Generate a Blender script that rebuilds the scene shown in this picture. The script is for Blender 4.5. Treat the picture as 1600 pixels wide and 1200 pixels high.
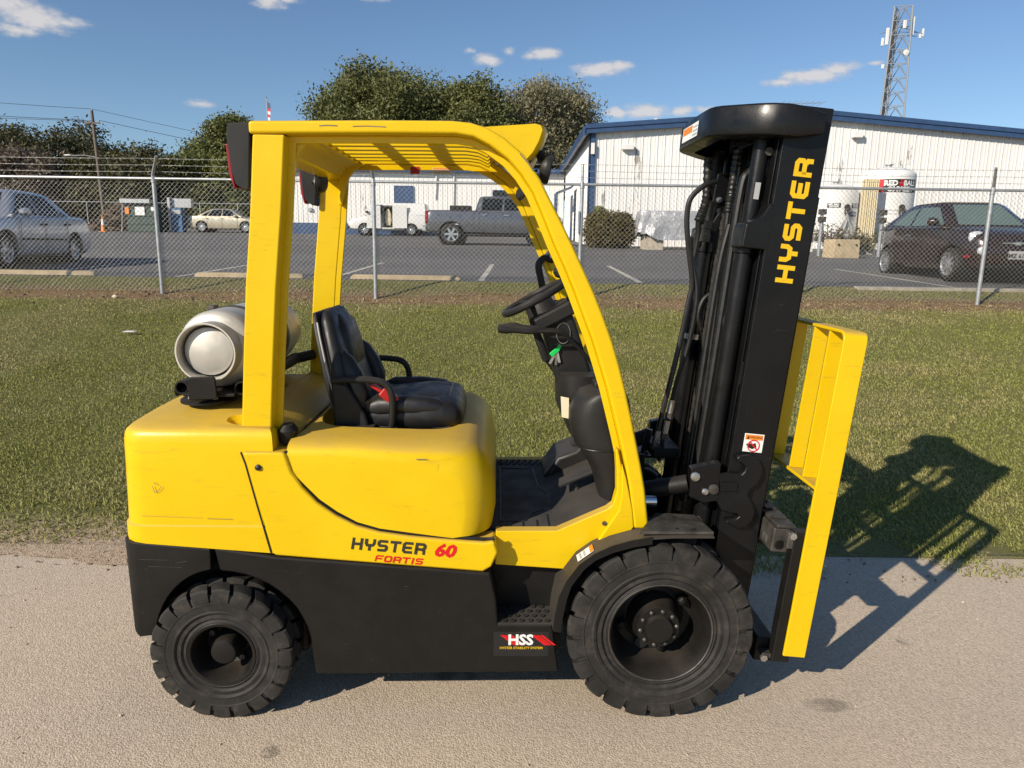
import bpy, bmesh, math, random
import numpy as np
from mathutils import Vector, Matrix
R_ = math.radians
random.seed(7); rng = np.random.default_rng(11)
scene = bpy.context.scene
for o in list(bpy.data.objects): bpy.data.objects.remove(o)
COL = scene.collection

# ------------------------------------------------------------------ camera
PITCH, ROLL = R_(11.0), R_(0.8)
cd = bpy.data.cameras.new('camera'); cam = bpy.data.objects.new('camera', cd); COL.objects.link(cam)
cd.sensor_width = 36.0; cd.lens = 1109.0/1600*36; cd.clip_start = .05; cd.clip_end = 2000
_f = Vector((0, math.cos(PITCH), -math.sin(PITCH))); _u0 = Vector((0, math.sin(PITCH), math.cos(PITCH))); _r0 = Vector((1, 0, 0))
_r = _r0*math.cos(ROLL)+_u0*math.sin(ROLL); _u = -_r0*math.sin(ROLL)+_u0*math.cos(ROLL)
cam.matrix_world = Matrix(((_r.x,_u.x,-_f.x,0),(_r.y,_u.y,-_f.y,0),(_r.z,_u.z,-_f.z,1.755),(0,0,0,1)))
scene.camera = cam

# ------------------------------------------------------------------ sky and sun
SUN_EL = R_(29.3); SHADOW_AZ = R_(43.5)          # shadows run towards +X and +Y
to_sun = Vector((-math.cos(SHADOW_AZ)*math.cos(SUN_EL), -math.sin(SHADOW_AZ)*math.cos(SUN_EL), math.sin(SUN_EL)))
world = bpy.data.worlds.new('World'); scene.world = world; world.use_nodes = True
wn = world.node_tree.nodes; wl = world.node_tree.links
for n in list(wn): wn.remove(n)
def wmath(op, a, b=None, c=None, clamp=False):
    n = wn.new('ShaderNodeMath'); n.operation = op; n.use_clamp = clamp
    for i, v in enumerate((a, b, c)):
        if v is None: continue
        if isinstance(v, (int, float)): n.inputs[i].default_value = v
        else: wl.new(v, n.inputs[i])
    return n.outputs[0]
wout = wn.new('ShaderNodeOutputWorld'); wbg = wn.new('ShaderNodeBackground'); sky = wn.new('ShaderNodeTexSky')
sky.sky_type = 'NISHITA'; sky.sun_disc = False; sky.sun_elevation = SUN_EL
sky.sun_rotation = math.atan2(to_sun.x, to_sun.y)
sky.altitude = 100; sky.air_density = 1.0; sky.dust_density = 0.1; sky.ozone_density = 4.5
wbg.inputs['Strength'].default_value = 0.09
tc = wn.new('ShaderNodeTexCoord'); sx = wn.new('ShaderNodeSeparateXYZ'); wl.new(tc.outputs['Generated'], sx.inputs[0])
az = wmath('ARCTAN2', sx.outputs[0], sx.outputs[1]); el = wmath('ARCSINE', sx.outputs[2])
cv = wn.new('ShaderNodeCombineXYZ'); wl.new(wmath('MULTIPLY', az, 1.0), cv.inputs[0]); wl.new(wmath('MULTIPLY', el, 1.9), cv.inputs[1])
nz = wn.new('ShaderNodeTexNoise'); nz.inputs['Scale'].default_value = 42; nz.inputs['Detail'].default_value = 9; nz.inputs['Roughness'].default_value = .62
wl.new(cv.outputs[0], nz.inputs['Vector'])
# small fair-weather clouds: azimuth, elevation, half width, half height (degrees), weight
CLOUDS = [(-32.4,13.5,2.6,.95,1.0),(-33.6,14.2,1.8,.8,.9),(-30.4,13.5,1.6,.45,.8),(-33.2,12.7,1.6,.5,.85),(-17.9,16.4,1.6,.6,.9),(-16.6,16.6,1.3,.4,.8),(-19,16.6,1.2,.4,.7),(-22.9,9.45,1.2,.32,.75),
          (-3.6,14.1,.55,.3,.7),(-2.3,13.5,1.3,.5,.95),(-.6,14.1,.65,.4,.9),(2.1,14.0,1.3,.5,1.0),(1.0,13.8,.8,.35,.8),(6.3,12.9,2.4,.62,1.0),(7.7,13.1,1.3,.4,.85),(9.8,10.0,2.3,.62,1.0),(7.6,9.9,1.3,.5,.9),(12.5,10.0,1.0,.42,.95),(14.2,10.0,1.0,.4,.85),
          (21.4,11.9,2.6,.62,1.0),(23.0,12.25,1.7,.5,.95),(19.3,11.6,1.5,.35,.8),(25.4,12.4,.8,.2,.5),(-10.5,17.2,1.8,.35,.7),
          (39,12,3,.7,.9),(48,15,4,1.1,.9),(-41,12,3,.8,.9),(-55,17,6,1.6,.9),(-70,22,7,2,.9),(75,18,6,1.6,.8),(100,25,7,2,.9),(130,20,8,2,.9),(165,26,7,2,.9),(-100,22,7,2,.9),(-130,27,8,2.2,.9),(-160,20,6,1.8,.9),(20,32,6,2.5,.8),(-30,36,7,3,.8),(5,24,4,1.2,.8)]
acc = None
for a, e, ra, re, wgt in CLOUDS:
    ra *= 1.3; re *= 1.3
    da = wmath('MULTIPLY', wmath('SUBTRACT', az, R_(a)), 1/R_(ra)); de = wmath('MULTIPLY', wmath('SUBTRACT', el, R_(e)), 1/R_(re))
    r2 = wmath('ADD', wmath('MULTIPLY', da, da), wmath('MULTIPLY', de, de))
    m = wmath('MULTIPLY', wmath('SUBTRACT', 1.0, wmath('SQRT', r2), clamp=True), wgt)
    acc = m if acc is None else wmath('MAXIMUM', acc, m)
cm = wmath('ADD', wmath('MULTIPLY', acc, 1.45), wmath('MULTIPLY', wmath('SUBTRACT', nz.outputs[0], .55), 2.0))
cm = wmath('MULTIPLY', cm, wmath('MULTIPLY', acc, 5.0, clamp=True), clamp=True)
mr = wn.new('ShaderNodeMapRange'); mr.interpolation_type = 'SMOOTHSTEP'
mr.inputs[1].default_value = .05; mr.inputs[2].default_value = 1.05; mr.inputs[3].default_value = 0; mr.inputs[4].default_value = .86
wl.new(cm, mr.inputs[0])
mx = wn.new('ShaderNodeMix'); mx.data_type = 'RGBA'; wl.new(mr.outputs[0], mx.inputs[0]); wl.new(sky.outputs[0], mx.inputs[6])
cg = wn.new('ShaderNodeMix'); cg.data_type = 'RGBA'; wl.new(wmath('MULTIPLY', cm, 1.0, clamp=True), cg.inputs[0]); cg.inputs[6].default_value = (4.2, 4.4, 4.9, 1); cg.inputs[7].default_value = (6.6, 6.3, 6.2, 1); wl.new(cg.outputs[2], mx.inputs[7])
wl.new(mx.outputs[2], wbg.inputs['Color']); wl.new(wbg.outputs[0], wout.inputs[0])
sd = bpy.data.lights.new('sun', 'SUN'); sd.energy = 4.6; sd.angle = R_(.53); sd.color = (1.0, .90, .76)
sun = bpy.data.objects.new('sun', sd); COL.objects.link(sun); sun.location = (-20, -20, 20)
sun.rotation_euler = (-to_sun).to_track_quat('-Z', 'Y').to_euler()
vs = scene.view_settings; vs.view_transform = 'Standard'; vs.look = 'None'; vs.exposure = 0.3; vs.gamma = 1.0; vs.use_curve_mapping = False
scene.render.engine = 'CYCLES'
scene.cycles.max_bounces = 6; scene.cycles.diffuse_bounces = 3; scene.cycles.glossy_bounces = 3; scene.cycles.transmission_bounces = 4; scene.cycles.transparent_max_bounces = 6
scene.cycles.caustics_reflective = False; scene.cycles.caustics_refractive = False
scene.cycles.use_denoising = True

# ------------------------------------------------------------------ materials
MATS = {}
class NT:
    def __init__(s, name):
        s.m = bpy.data.materials.new(name); s.m.use_nodes = True
        s.t = s.m.node_tree; s.n = s.t.nodes; s.l = s.t.links
        s.b = s.n['Principled BSDF']; MATS[name] = s.m
    def new(s, t, **k):
        n = s.n.new(t)
        for a, v in k.items(): setattr(n, a, v)
        return n
    def set(s, sock, v):
        if isinstance(v, (int, float)): sock.default_value = v
        elif isinstance(v, tuple): sock.default_value = v if len(v) == 4 or sock.type == 'VECTOR' else v+(1,)
        else: s.l.new(v, sock)
    def co(s, kind='Object', scale=(1, 1, 1), rot=(0, 0, 0)):
        t = s.new('ShaderNodeTexCoord'); mp = s.new('ShaderNodeMapping'); mp.inputs['Scale'].default_value = scale; mp.inputs['Rotation'].default_value = rot
        s.l.new(t.outputs[kind], mp.inputs[0]); return mp.outputs[0]
    def pos(s, scale=(1, 1, 1)):
        t = s.new('ShaderNodeNewGeometry'); mp = s.new('ShaderNodeMapping'); mp.inputs['Scale'].default_value = scale
        s.l.new(t.outputs['Position'], mp.inputs[0]); return mp.outputs[0]
    def noise(s, vec, scale, detail=4, rough=.55, dist=0):
        n = s.new('ShaderNodeTexNoise'); s.l.new(vec, n.inputs['Vector']); n.inputs['Scale'].default_value = scale; n.inputs['Detail'].default_value = detail
        n.inputs['Roughness'].default_value = rough; n.inputs['Distortion'].default_value = dist; return n.outputs[0]
    def voro(s, vec, scale, out='Distance', feature='F1', dim='3D'):
        n = s.new('ShaderNodeTexVoronoi', feature=feature, voronoi_dimensions=dim); s.l.new(vec, n.inputs['Vector']); n.inputs['Scale'].default_value = scale; return n.outputs[out]
    def ramp(s, fac, lo, hi, a=0., b=1., smooth=True):
        n = s.new('ShaderNodeMapRange'); n.interpolation_type = 'SMOOTHSTEP' if smooth else 'LINEAR'
        s.l.new(fac, n.inputs[0]); n.inputs[1].default_value = lo; n.inputs[2].default_value = hi; n.inputs[3].default_value = a; n.inputs[4].default_value = b; return n.outputs[0]
    def mix(s, fac, a, b):
        n = s.new('ShaderNodeMix', data_type='RGBA'); s.set(n.inputs[0], fac); s.set(n.inputs[6], a); s.set(n.inputs[7], b); return n.outputs[2]
    def math(s, op, a, b=0., clamp=False):
        n = s.new('ShaderNodeMath', operation=op, use_clamp=clamp); s.set(n.inputs[0], a); s.set(n.inputs[1], b); return n.outputs[0]
    def bump(s, h, strength=.3, dist=.01):
        n = s.new('ShaderNodeBump'); n.inputs['Strength'].default_value = strength; n.inputs['Distance'].default_value = dist
        s.l.new(h, n.inputs['Height']); s.l.new(n.outputs[0], s.b.inputs['Normal']); return n
    def fin(s, col=None, rough=None, metal=None, spec=None, coat=None):
        for nm, v in (('Base Color', col), ('Roughness', rough), ('Metallic', metal), ('Specular IOR Level', spec), ('Coat Weight', coat)):
            if v is not None: s.set(s.b.inputs[nm], v)
        return s.m
def plain(name, col, rough=.5, metal=0., var=.18, scale=9., spec=.5, bump=0., bscale=60, coat=None):
    t = NT(name); p = t.co('Object')
    n = t.noise(p, scale, 5, .6); dk = tuple(c*(1-var) for c in col); lt = tuple(min(1, c*(1+var)) for c in col)
    c = t.mix(t.ramp(n, .3, .7), dk, lt)
    r = t.ramp(t.noise(p, scale*3.1, 4), .3, .7, max(.04, rough-.08), min(1, rough+.08))
    if bump: t.bump(t.noise(p, bscale, 4), bump, .004)
    return t.fin(c, r, metal, spec, coat)

def yellow_paint():
    t = NT('yellow paint'); p = t.co('Object'); g = t.new('ShaderNodeNewGeometry')
    sz = t.new('ShaderNodeSeparateXYZ'); t.l.new(g.outputs['Normal'], sz.inputs[0])
    n1 = t.noise(p, 3.5, 5, .6); base = t.mix(t.ramp(n1, .3, .7), (.70, .462, .002), (.735, .495, .003))
    sm = t.noise(t.co('Object', (4, 4, 22)), 2.2, 5, .7)
    base = t.mix(t.ramp(sm, .56, .74, 0, .34), base, (.42, .27, .025))           # grubby smears
    ch = t.noise(t.co('Object', (7, 7, 30)), 5.0, 6, .75); ch2 = t.noise(p, 2.1, 3)
    chip = t.math('MULTIPLY', t.ramp(ch, .665, .685), t.ramp(ch2, .5, .6)); base = t.mix(t.math('MULTIPLY', chip, .75), base, (.10, .07, .03))
    du = t.noise(p, 6, 6, .65)
    dust = t.math('MULTIPLY', t.ramp(sz.outputs[2], .45, .92), t.ramp(du, .25, .6, .48, .78))   # settled dust on level faces
    base = t.mix(dust, base, (.50, .325, .07))
    r = t.mix(dust, t.mix(t.ramp(n1, .3, .7), (.27,)*3, (.38,)*3), (.62,)*3)
    t.bump(t.math('ADD', t.noise(p, 150, 3), t.math('MULTIPLY', t.noise(p, 9, 3), 1.6)), .10, .004)
    return t.fin(base, r, 0, .38)
yellow_paint()
def black_paint(name, a, b, r0, r1, dustc=(.16, .135, .11), dusty=.4):
    t = NT(name); p = t.co('Object'); g = t.new('ShaderNodeNewGeometry')
    sz = t.new('ShaderNodeSeparateXYZ'); t.l.new(g.outputs['Normal'], sz.inputs[0])
    n = t.noise(p, 4, 5, .6); base = t.mix(t.ramp(n, .3, .7), a, b)
    st = t.noise(t.co('Object', (14, 14, 1.6)), 3, 5, .7); base = t.mix(t.ramp(st, .6, .85, 0, .16), base, dustc)
    sc = t.noise(t.co('Object', (3, 3, 60)), 4, 4, .8); base = t.mix(t.ramp(sc, .68, .71, 0, .30), base, (.16, .15, .14))
    dust = t.math('MULTIPLY', t.ramp(sz.outputs[2], .5, .95), t.ramp(t.noise(p, 7, 6), .3, .65, dusty*.4, dusty)); base = t.mix(dust, base, dustc)
    r = t.ramp(t.noise(p, 11, 4), .3, .7, r0, r1); t.bump(t.noise(p, 120, 3), .08, .003)
    return t.fin(base, r, 0, .3)
black_paint('black paint', (.0058, .0052, .0045), (.0088, .0080, .0069), .46, .64, (.07, .058, .045))
black_paint('mast paint', (.0048, .0050, .0058), (.0080, .0080, .0084), .22, .40, (.06, .052, .045), .25)
black_paint('black plastic', (.014, .0136, .013), (.021, .020, .019), .40, .58, (.10, .085, .07))
black_paint('floor mat', (.020, .020, .020), (.030, .029, .028), .6, .8, (.10, .088, .075), .45)
black_paint('dusty black', (.030, .026, .022), (.046, .040, .033), .5, .7, (.13, .108, .085), .5)
def rubber():
    t = NT('rubber'); p = t.co('Object'); n = t.noise(p, 7, 6, .65)
    c = t.mix(t.ramp(n, .3, .7), (.014, .0132, .0122), (.030, .0275, .0245)); d = t.noise(p, 14, 6, .7)
    c = t.mix(t.ramp(d, .47, .76, 0, .45), c, (.088, .074, .059)); t.bump(t.noise(p, 90, 4), .25, .004)
    return t.fin(c, t.ramp(n, .3, .7, .62, .85), 0, .35)
rubber()
plain('vinyl', (.011, .011, .0122), .46, var=.12, spec=.5, bump=.02, bscale=300)
plain('hose rubber', (.010, .010, .010), .45)
plain('steel', (.52, .50, .47), .34, .9, .12)
plain('dirty steel', (.085, .078, .068), .55, .55, .35, 16)
plain('chrome', (.72, .72, .72), .12, 1.0, .05)
def tank_metal():
    t = NT('brushed aluminium'); p = t.co('Object', (1, 9, 1)); n = t.noise(p, 6, 6, .6); q = t.co('Object'); d = t.noise(q, 8, 5, .65)
    c = t.mix(t.ramp(n, .3, .7), (.50, .48, .43), (.64, .61, .54)); c = t.mix(t.ramp(d, .56, .75, 0, .45), c, (.33, .29, .23))
    return t.fin(c, t.ramp(d, .3, .7, .40, .58), .5)
tank_metal()
plain('red lens', (.28, .012, .02), .2, var=.05); plain('red plastic', (.45, .012, .012), .4, var=.05); plain('red tape', (.33, .01, .008), .5, var=.1)
plain('red print', (.60, .008, .010), .4, var=.03); plain('dark print', (.030, .027, .018), .45, var=.03); plain('white print', (.78, .78, .76), .5, var=.03)
plain('yellow print', (.72, .45, .005), .4, var=.03); plain('orange print', (.75, .23, .02), .5, var=.03); plain('gold print', (.62, .42, .06), .5, var=.03); plain('black print', (.012, .012, .012), .5, var=.03); plain('cream label', (.66, .58, .40), .55, var=.06); plain('grey print', (.40, .40, .40), .5, var=.05)
plain('green plastic', (.01, .55, .10), .35, var=.05); plain('clear lens', (.62, .64, .66), .12, .2, .05)
plain('white paint', (.74, .73, .70), .45, var=.05, scale=3); plain('blue trim', (.030, .068, .155), .45, var=.12, scale=4)
plain('wheel alloy', (.55, .55, .56), .3, .8, .1); plain('galvanised', (.42, .43, .44), .45, .55, .15, 14); plain('fence wire', (.36, .355, .335), .55, .3, .2, 3)
plain('concrete', (.42, .37, .29), .85, var=.22, scale=6, bump=.3, bscale=40); plain('block stone', (.46, .36, .22), .85, var=.15, scale=5, bump=.3, bscale=40)
plain('old wood', (.16, .125, .10), .8, var=.25, scale=8); plain('wire dark', (.03, .03, .03), .6)
plain('soil', (.20, .14, .09), .95, var=.3, scale=7, bump=.5, bscale=30)
plain('leaf litter', (.25, .19, .12), .9, var=.3)

def glass(name, col=(.010, .012, .014), rough=.04):
    t = NT(name); return t.fin(col, rough, 0, .12 if name == 'tinted glass' else .3)
glass('dark glass'); glass('green glass', (.10, .145, .135), .05); glass('tinted glass', (.004, .005, .010), .12)
def car_paint(name, col, metal=.5, rough=.3, dust=.12):
    t = NT(name); p = t.co('Object'); n = t.noise(p, 3, 5, .6)
    c = t.mix(t.ramp(n, .35, .75, 0, dust), col, (.30, .27, .23)); r = t.ramp(n, .3, .7, rough-.05, rough+.08)
    m = t.fin(c, r, metal, .5, .6); t.b.inputs['Coat Roughness'].default_value = .08; return m
car_paint('silver blue paint', (.44, .46, .51), .6, .32); car_paint('gold paint', (.60, .52, .38), .55, .3); car_paint('grey paint', (.135, .14, .155), .6, .3)
car_paint('dark brown paint', (.030, .015, .012), .35, .22, .04); car_paint('white van paint', (.70, .69, .66), 0, .35, .08); car_paint('dark car paint', (.02, .025, .035), .3, .25)
plain('soft top', (.30, .235, .17), .85, var=.1, scale=30)

# ------------------------------------------------------------------ mesh helpers
class G:
    def __init__(s): s.v = []; s.f = []
    def add(s, vs, fs):
        b = len(s.v); s.v += [tuple(v) for v in vs]; s.f += [tuple(b+i for i in f) for f in fs]; return s
    def box(s, x0, x1, y0, y1, z0, z1):
        return s.add([(x0,y0,z0),(x1,y0,z0),(x1,y1,z0),(x0,y1,z0),(x0,y0,z1),(x1,y0,z1),(x1,y1,z1),(x0,y1,z1)],
                     [(0,3,2,1),(4,5,6,7),(0,1,5,4),(1,2,6,5),(2,3,7,6),(3,0,4,7)])
    def rbox(s, c, sz, m):
        vs = [Vector(c)+m@Vector((a*sz[0]/2, b*sz[1]/2, d*sz[2]/2)) for d in (-1,1) for b in (-1,1) for a in (-1,1)]
        return s.add(vs, [(0,2,3,1),(4,5,7,6),(0,1,5,4),(1,3,7,5),(3,2,6,7),(2,0,4,6)])
    def prism(s, poly, a, b, ax='y'):
        n = len(poly)
        def P(p, d): return {'y': (p[0], d, p[1]), 'x': (d, p[0], p[1]), 'z': (p[0], p[1], d)}[ax]
        return s.add([P(p, a) for p in poly]+[P(p, b) for p in poly], [tuple(range(n)), tuple(range(2*n-1, n-1, -1))]+[(i, (i+1) % n, n+(i+1) % n, n+i) for i in range(n)])
    def tube(s, pts, r, n=8, closed=False, caps=True):
        pts = [Vector(p) for p in pts]; m = len(pts); rs = r if isinstance(r, (list, tuple)) else [r]*m
        base = len(s.v); up = None
        for i, p in enumerate(pts):
            a = pts[(i-1) % m] if (closed or i > 0) else p; b = pts[(i+1) % m] if (closed or i < m-1) else p
            t = (b-a).normalized()
            if up is None: up = t.orthogonal().normalized()
            up = (up-t*up.dot(t)).normalized() if (up-t*up.dot(t)).length > 1e-5 else t.orthogonal().normalized()
            w = t.cross(up)
            for k in range(n):
                q = 2*math.pi*k/n; s.v.append(tuple(p+(up*math.cos(q)+w*math.sin(q))*rs[i]))
        for i in range(m if closed else m-1):
            j = (i+1) % m
            for k in range(n): s.f.append((base+i*n+k, base+i*n+(k+1) % n, base+j*n+(k+1) % n, base+j*n+k))
        if caps and not closed: s.f.append(tuple(base+k for k in range(n-1, -1, -1))); s.f.append(tuple(base+(m-1)*n+k for k in range(n)))
        return s
    def lathe(s, prof, c=(0,0,0), ax=(0,1,0), n=32, closed=False):
        ax = Vector(ax).normalized(); u = ax.orthogonal().normalized(); w = ax.cross(u); c = Vector(c); base = len(s.v); m = len(prof)
        for r, h in prof:
            for k in range(n):
                q = 2*math.pi*k/n; s.v.append(tuple(c+ax*h+(u*math.cos(q)+w*math.sin(q))*max(r, 1e-4)))
        for i in range(m if closed else m-1):
            j = (i+1) % m
            for k in range(n): s.f.append((base+i*n+k, base+j*n+k, base+j*n+(k+1) % n, base+i*n+(k+1) % n))
        return s
    def loft(s, rings, caps=True, closed=True):
        base = len(s.v); n = len(rings[0])
        for r in rings: s.v += [tuple(p) for p in r]
        for i in range(len(rings)-1):
            for k in range(n if closed else n-1): s.f.append((base+i*n+k, base+i*n+(k+1) % n, base+(i+1)*n+(k+1) % n, base+(i+1)*n+k))
        if caps: s.f.append(tuple(base+k for k in range(n-1, -1, -1))); s.f.append(tuple(base+(len(rings)-1)*n+k for k in range(n)))
        return s
    def mesh(s, name, recalc=True):
        me = bpy.data.meshes.new(name); me.from_pydata(s.v, [], s.f)
        if recalc:
            bm = bmesh.new(); bm.from_mesh(me); bmesh.ops.recalc_face_normals(bm, faces=bm.faces); bm.to_mesh(me); bm.free()
        me.update(); return me
    def obj(s, name, mat, parent=None, bevel=0, seg=2, angle=35, smooth=True, sub=0, recalc=True):
        me = s.mesh(name, recalc); me.materials.append(MATS[mat] if isinstance(mat, str) else mat)
        if smooth:
            me.polygons.foreach_set('use_smooth', [True]*len(me.polygons))
            if not sub: me.set_sharp_from_angle(angle=R_(angle))
        o = bpy.data.objects.new(name, me); COL.objects.link(o)
        if parent: o.parent = parent
        if bevel:
            b = o.modifiers.new('bevel', 'BEVEL'); b.width = bevel; b.segments = seg; b.limit_method = 'ANGLE'; b.angle_limit = R_(40); b.harden_normals = True
        if sub:
            d = o.modifiers.new('sub', 'SUBSURF'); d.levels = sub; d.render_levels = sub
        return o
def tag(o, label=None, cat=None, group=None, kind=None):
    for k, v in (('label', label), ('category', cat), ('group', group), ('kind', kind)):
        if v: o[k] = v
    return o
def empty(name, loc=(0,0,0), rz=0, **k):
    o = bpy.data.objects.new(name, None); o.empty_display_size = .1; COL.objects.link(o); o.location = loc; o.rotation_euler = (0, 0, rz); return tag(o, **k)
def copy_tree(o, parent=None):
    c = o.copy(); COL.objects.link(c); c.parent = parent
    for ch in o.children: copy_tree(ch, c)
    return c
def bake(o):
    dg = bpy.context.evaluated_depsgraph_get(); dg.update(); me = bpy.data.meshes.new_from_object(o.evaluated_get(dg)); o.modifiers.clear(); o.data = me; return o
def cut(o, cutters):
    """boolean the cutters away, apply, and remove them"""
    cs = [c.obj('cutter', 'black paint', o.parent, smooth=False) for c in cutters]; bpy.context.view_layer.update()
    mods = list(o.modifiers)
    for c in cs:
        m = o.modifiers.new('cut', 'BOOLEAN'); m.object = c; m.operation = 'DIFFERENCE'; m.solver = 'EXACT'
    bake(o)
    for c in cs: bpy.data.objects.remove(c)
    o.data.set_sharp_from_angle(angle=R_(35)); return o
def ribbon(g, pts, w, plane, off=0.):
    """flat stroke with mitred joints; plane(a, b, off) -> 3-D"""
    n = len(pts); L = []; Rr = []
    for i in range(n):
        p = np.array(pts[i], float); a = np.array(pts[i-1], float) if i else None; b = np.array(pts[i+1], float) if i < n-1 else None
        d1 = (p-a)/np.linalg.norm(p-a) if a is not None else None; d2 = (b-p)/np.linalg.norm(b-p) if b is not None else None
        if d1 is None: d1 = d2
        if d2 is None: d2 = d1
        n1 = np.array([-d1[1], d1[0]]); n2 = np.array([-d2[1], d2[0]]); m = n1+n2; m /= np.linalg.norm(m); k = w/2/max(.35, m@n1)
        L.append(p+m*k); Rr.append(p-m*k)
    g.add([plane(q[0], q[1], off) for q in L]+[plane(q[0], q[1], off) for q in Rr], [(i, n+i, n+i+1, i+1) for i in range(n-1)])
def arcpts(c, r, a0, a1, n=5): return [(c[0]+r*math.cos(R_(a0+(a1-a0)*i/n)), c[1]+r*math.sin(R_(a0+(a1-a0)*i/n))) for i in range(n+1)]
# squared block letters on a 1 x 1 cell; stroke width about .24
_h = .12
GLYPH = {
 'H': [[(.12,0),(.12,1)],[(.88,0),(.88,1)],[(.12,.5),(.88,.5)]],
 'Y': [[(.12,1),(.12,.62),(.24,.46),(.5,.46)],[(.88,1),(.88,.62),(.76,.46),(.5,.46)],[(.5,.46),(.5,0)]],
 'S': [[(.94,.88),(.24,.88),(.12,.78),(.12,.62),(.24,.5),(.76,.5),(.88,.4),(.88,.24),(.76,.12),(.06,.12)]],
 'T': [[(0,.88),(1,.88)],[(.5,.88),(.5,0)]],
 'E': [[(.96,.88),(.26,.88),(.12,.76),(.12,.24),(.26,.12),(.96,.12)],[(.12,.5),(.86,.5)]],
 'R': [[(.12,0),(.12,.88),(.74,.88),(.88,.78),(.88,.56),(.74,.45),(.12,.45)],[(.62,.45),(.88,.3),(.88,0)]],
 'F': [[(.12,0),(.12,.76),(.26,.88),(1,.88)],[(.12,.47),(.86,.47)]],
 'O': [[(.5,.88),(.24,.88),(.12,.76),(.12,.24),(.24,.12),(.76,.12),(.88,.24),(.88,.76),(.76,.88),(.5,.88)]],
 'I': [[(.5,0),(.5,1)]],
 '6': [[(.86,.88),(.4,.88),(.16,.7),(.12,.3),(.26,.12),(.7,.12),(.86,.26),(.86,.44),(.74,.56),(.16,.56)]],
 '0': [[(.5,.88),(.28,.86),(.14,.7),(.12,.3),(.26,.12),(.72,.13),(.86,.3),(.88,.7),(.74,.87),(.5,.88)]],
}
def lettering(name, text, plane, x0, y0, w, h, gap, stroke, mat, parent, slant=0., thick=None):
    g = G(); x = x0; k = 0
    for ch in text:
        cw = w*(.42 if ch == 'I' else 1)
        for st in GLYPH[ch]:
            pts = [(x+(a*cw if ch != 'I' else .5*cw)+slant*b*h, y0+b*h) for a, b in st]
            ribbon(g, pts, stroke, plane, .0004*(k % 4)); k += 1
        x += cw+gap
    return g.obj(name, mat, parent, smooth=False, recalc=False)
def text_mesh(name, body, size, mat, parent, M, align='CENTER', bold=0., shear=0.):
    c = bpy.data.curves.new(name, 'FONT'); c.body = body; c.size = size; c.align_x = align; c.align_y = 'CENTER'; c.resolution_u = 2; c.offset = bold; c.shear = shear
    o = bpy.data.objects.new(name+'_src', c); COL.objects.link(o); dg = bpy.context.evaluated_depsgraph_get(); dg.update()
    me = bpy.data.meshes.new_from_object(o.evaluated_get(dg)); bpy.data.objects.remove(o); me.transform(M); me.materials.clear(); me.materials.append(MATS[mat])
    q = bpy.data.objects.new(name, me); COL.objects.link(q); q.parent = parent; return q
def face_y(x, y, z, tilt=0): return Matrix.Translation((x, y, z)) @ Matrix.Rotation(R_(90), 4, 'X') @ Matrix.Rotation(tilt, 4, 'Z')   # text seen from -Y
def card(name, mat, parent, x0, x1, z0, z1, y, sk=0.):
    return G().add([(x0,y,z0),(x1,y,z0+sk),(x1,y,z1+sk),(x0,y,z1)], [(0,1,2,3)]).obj(name, mat, parent, smooth=False)
def fixed(o):        # keep a flat decal's winding towards -Y
    return o
def superring(cx, cy, cz, hx, hy, n=24, p=2.6, plane='xy', rot=None):
    out = []
    for k in range(n):
        q = 2*math.pi*k/n; c, s_ = math.cos(q), math.sin(q)
        a = hx*math.copysign(abs(c)**(2/p), c); b = hy*math.copysign(abs(s_)**(2/p), s_)
        v = {'xy': Vector((a, b, 0)), 'yz': Vector((0, a, b)), 'xz': Vector((a, 0, b))}[plane]
        if rot is not None: v = rot@v
        out.append(tuple(v+Vector((cx, cy, cz))))
    return out
def smoothpath(pts, n=6):
    """Catmull-Rom through the points"""
    P = [Vector(p) for p in pts]; P = [P[0]*2-P[1]]+P+[P[-1]*2-P[-2]]; out = []
    for i in range(1, len(P)-2):
        for k in range(n):
            t = k/n; a, b, c, d = P[i-1], P[i], P[i+1], P[i+2]
            out.append(.5*((2*b)+(c-a)*t+(2*a-5*b+4*c-d)*t*t+(3*b-a-3*c+d)*t**3))
    out.append(P[-2]); return out

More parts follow.
